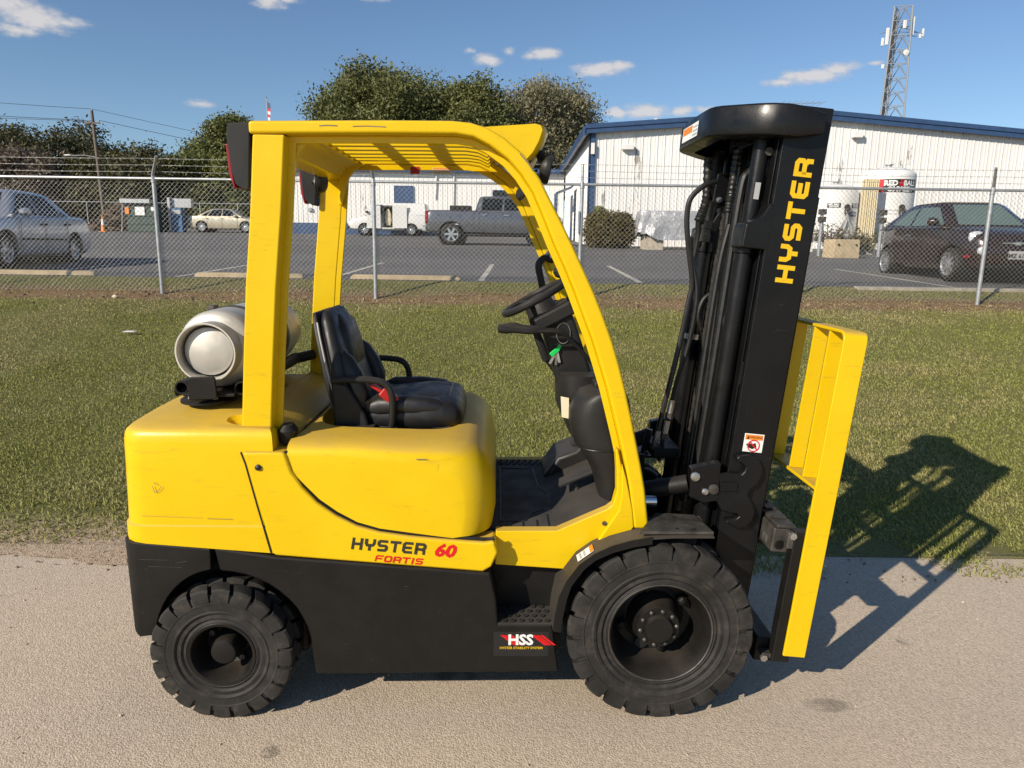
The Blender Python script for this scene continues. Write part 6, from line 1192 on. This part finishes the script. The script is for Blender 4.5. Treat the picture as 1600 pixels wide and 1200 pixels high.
F += [(0,n,3*n,2*n),(n-1,3*n-1,4*n-1,2*n-1)]; g.add(V, F); bkr = g.obj('load_backrest', YP, FL_, bevel=.003, angle=50)
for y in (-.41,-.285,-.095,.095,.285,.41): g = G(); mbox(g, UB0+.004, UB0+.060, y-.005, y+.005, .835, 1.3975); g.obj('backrest_bar', YP, bkr, bevel=.002)
g = G(); mbox(g, UB0, UB1-.002, -.5225, .5225, .822, .8345); g.obj('backrest_crossbar', YP, bkr, bevel=.002)
# --- lettering and labels
def mplane(s): return lambda a, b, off: T3(.122-b, s*(.3642+off), 1.551+a)
lettering('mast_lettering', 'HYSTER', mplane(-1), 0, 0, .0615, .066, .0140, .0168, 'yellow print', FL_)
def bplane(x0, z0, ang): c, s_ = math.cos(ang), math.sin(ang); return lambda a, b, off: (x0+a*c-b*s_, -.5542-off, z0+a*s_+b*c)
lettering('side_lettering', 'HYSTER', bplane(-.338,.668,R_(-4.6)), 0, 0, .0385, .046, .0072, .0105, 'dark print', FL_, .10)
lettering('side_lettering', 'FORTIS', bplane(-.255,.622,R_(-4.6)), 0, 0, .0285, .025, .0040, .0062, 'red print', FL_, .22)
text_mesh('side_lettering', '60', .066, 'red print', FL_, face_y(.000,-.5545,.6615,R_(-4.6)) @ Matrix.Scale(1.15,4,(1,0,0)), bold=.0030, shear=.22)
hs = card('stability_decal', 'black print', FL_, .182, .388, .238, .338, -.5475)
for k in range(3):
    o_ = .0165*k
    for x0, sg in ((.206,1),(.322,1)): G().add([(x0+o_,-.5483,.325),(x0+o_+(.012 if k else .020),-.5483,.325),(x0+o_+.05+(.012 if k else .020),-.5483,.284),(x0+o_+.05,-.5483,.284)], [(0,1,2,3)]).obj('decal_stripe', 'red print', hs, smooth=False)
text_mesh('decal_lettering', 'HSS', .058, 'white print', hs, face_y(.283,-.5490,.304), bold=.0022); text_mesh('decal_lettering', 'HYSTER STABILITY SYSTEM', .0135, 'yellow print', hs, face_y(.286,-.5485,.272), bold=.0003)
def mast_card(nm, mat, parent, u0, u1, w0, w1, off): return G().add([T3(u0,-.3642-off,w0),T3(u1,-.3642-off,w0),T3(u1,-.3642-off,w1),T3(u0,-.3642-off,w1)], [(0,1,2,3)]).obj(nm, mat, parent, smooth=False)
ml = mast_card('mast_warning_label', 'white print', FL_, .042, .118, .900, .972, 0); mast_card('warning_header', 'orange print', ml, .046, .114, .948, .968, .0005)
G().lathe([(.020,0),(.0245,0)], T3(.082,-.3655,.925), (0,-1,0), 24).obj('prohibition_ring', 'red print', ml); g = G(); bar(g, T3(.066,-.3658,.940), T3(.098,-.3658,.910), .0004, .005); g.obj('prohibition_bar', 'red print', ml, smooth=False)
g = G(); g.add([T3(.052,-.3652,.93),T3(.064,-.3652,.935),T3(.074,-.3652,.93),T3(.088,-.3652,.937),T3(.094,-.3652,.92),T3(.078,-.3652,.912),T3(.06,-.3652,.918)], [tuple(range(7))]); g.obj('hand_pictogram', 'black print', ml, smooth=False); g = G(); g.add([T3(.051,-.3652,.951),T3(.061,-.3652,.951),T3(.056,-.3652,.963)], [(0,1,2)]); g.obj('alert_triangle', 'black print', ml, smooth=False); text_mesh('warning_text', 'WARNING', .012, 'black print', ml, face_y(*(lambda p: (p[0],p[1],p[2]))(T3(.085,-.3652,.958)), -TT))
G().add([T3(-.052,-.3015,1.84),T3(-.032,-.3015,1.84),T3(-.032,-.3015,1.90),T3(-.052,-.3015,1.90)], [(0,1,2,3)]).obj('cylinder_tag', 'grey print', FL_, smooth=False)
# --- propane bracket on the counterweight
G().lathe([(.002,0),(.10,0),(.10,.010),(.085,.016),(.002,.016)], (-.915,-.30,1.160), (0,0,1), 32).obj('bracket_pedestal', BP, FL_); G().tube([(-.915,-.30,1.17),(-.915,-.30,1.20)], .05, 14).obj('bracket_swivel', BP, FL_)
for x, y in ((-.965,-.345),(-.87,-.35)): G().lathe([(.010,1.175),(.010,1.186),(.001,1.187)], (x,y,0), (0,0,1), 6).obj('pedestal_bolt', 'steel', FL_)
for x in (-.985, -.765): G().lathe([(.020,-.37),(.026,-.37),(.026,.36),(.020,.36)], (x,0,1.222), (0,1,0), 18, True).obj('cradle_tube', BP, FL_)
G().tube([(-.765,.33,1.222),(-.70,.42,1.23)], .024, 12).obj('cradle_tube', BP, FL_); G().tube([(-1.02,-.35,1.196),(-.985,-.33,1.205)], .012, 8).obj('cradle_pin', BP, FL_)
G().prism([(-.938,1.186),(-.835,1.192),(-.838,1.268),(-.846,1.276),(-.930,1.272),(-.938,1.264)], -.425, -.413).obj('cradle_end_plate', BP, FL_, bevel=.004)
G().box(-.97,-.78,-.40,.30,1.195,1.206).obj('cradle_plate', BP, FL_, bevel=.003)
# --- propane cylinder: a thing of its own, strapped on the cradle
PC = (-.872, 1.358)
wx = Vector((-.25,2.985,0))+Matrix.Rotation(R_(1.3),3,'Z')@Vector((PC[0],0,0))
pt = empty('propane_cylinder', (wx.x, wx.y, PC[1]), R_(1.3), label='bare aluminium propane cylinder lying across the forklift counterweight', cat='gas cylinder')
r_ = .146; prof = [(.001,-.35)]+[(r_*math.sin(a), -.30-.05*math.cos(a)) for a in np.linspace(.15,1.57,9)]+[(r_,-.25),(r_,.22)]+[(r_*math.sin(a), .25-.085*math.cos(a)) for a in np.linspace(1.57,3.0,9)]+[(.001,.335)]
G().lathe(prof, (0,0,0), (0,1,0), 48).obj('vessel', 'brushed aluminium', pt)
G().lathe([(.108,-.30),(.111,-.40),(.1095,-.412),(.104,-.412),(.100,-.40),(.097,-.36)], (-.006,0,0), (0,1,0), 48).obj('foot_ring', 'brushed aluminium', pt)
G().lathe([(.001,-.386),(.07,-.383),(.088,-.376),(.093,-.35)], (-.006,0,0), (0,1,0), 40).obj('end_cap', 'brushed aluminium', pt)
co = []
for a in np.linspace(-150, 150, 26): co.append(R_(a))
g = G(); m = len(co); V = []
for rr, h in ((.118,.28),(.121,.41),(.114,.41),(.112,.28)): V += [(rr*math.cos(a+.6), h, rr*math.sin(a+.6)) for a in co]
g.add(V, [(k*m+i,k*m+i+1,((k+1)%4)*m+i+1,((k+1)%4)*m+i) for k in range(4) for i in range(m-1)]); g.obj('valve_collar', 'brushed aluminium', pt); G().lathe([(.03,.33),(.03,.36),(.018,.37),(.018,.40),(.025,.40),(.025,.42),(.001,.42)], (0,0,0), (0,1,0), 14).obj('valve', 'gold print', pt)
for y in (-.14, .10): G().lathe([(r_+.0005,y-.018),(r_+.004,y-.018),(r_+.004,y+.018),(r_+.0005,y+.018)], (0,0,0), (0,1,0), 40, True).obj('strap', 'dirty steel', pt)
G().box(-.135,-.105,-.05,.0,.112,.140).obj('strap_buckle', 'dirty steel', pt, bevel=.004)
# --- keys
kx = Vector((-.25,2.985,0))+Matrix.Rotation(R_(1.3),3,'Z')@Vector((.455,-.125,0))
ks = empty('key_ring', (kx.x, kx.y, 1.40), R_(1.3), label='keys with a bright green plastic tag hanging from the steering column', cat='keys')
G().tube([(.028*math.cos(a)-.002, 0, .01+.042*math.sin(a)) for a in np.linspace(0,2*math.pi,24,endpoint=False)], .0018, 6, closed=True).obj('ring', 'steel', ks)
g = G(); bar(g, (-.02,-.005,-.052), (-.052,-.008,-.080), .006, .020); g.obj('green_tag', 'green plastic', ks, bevel=.003); g = G(); bar(g, (-.012,-.004,-.038), (-.026,-.005,-.058), .006, .016); g.obj('tag_loop', 'green plastic', ks, bevel=.003)
for dx, dz in ((-.055,-.115),(-.015,-.11),(-.03,-.12)): g = G(); bar(g, (-.026,-.002,-.062), (dx,-.003,dz), .002, .010); g.obj('key', 'steel', ks, smooth=False)
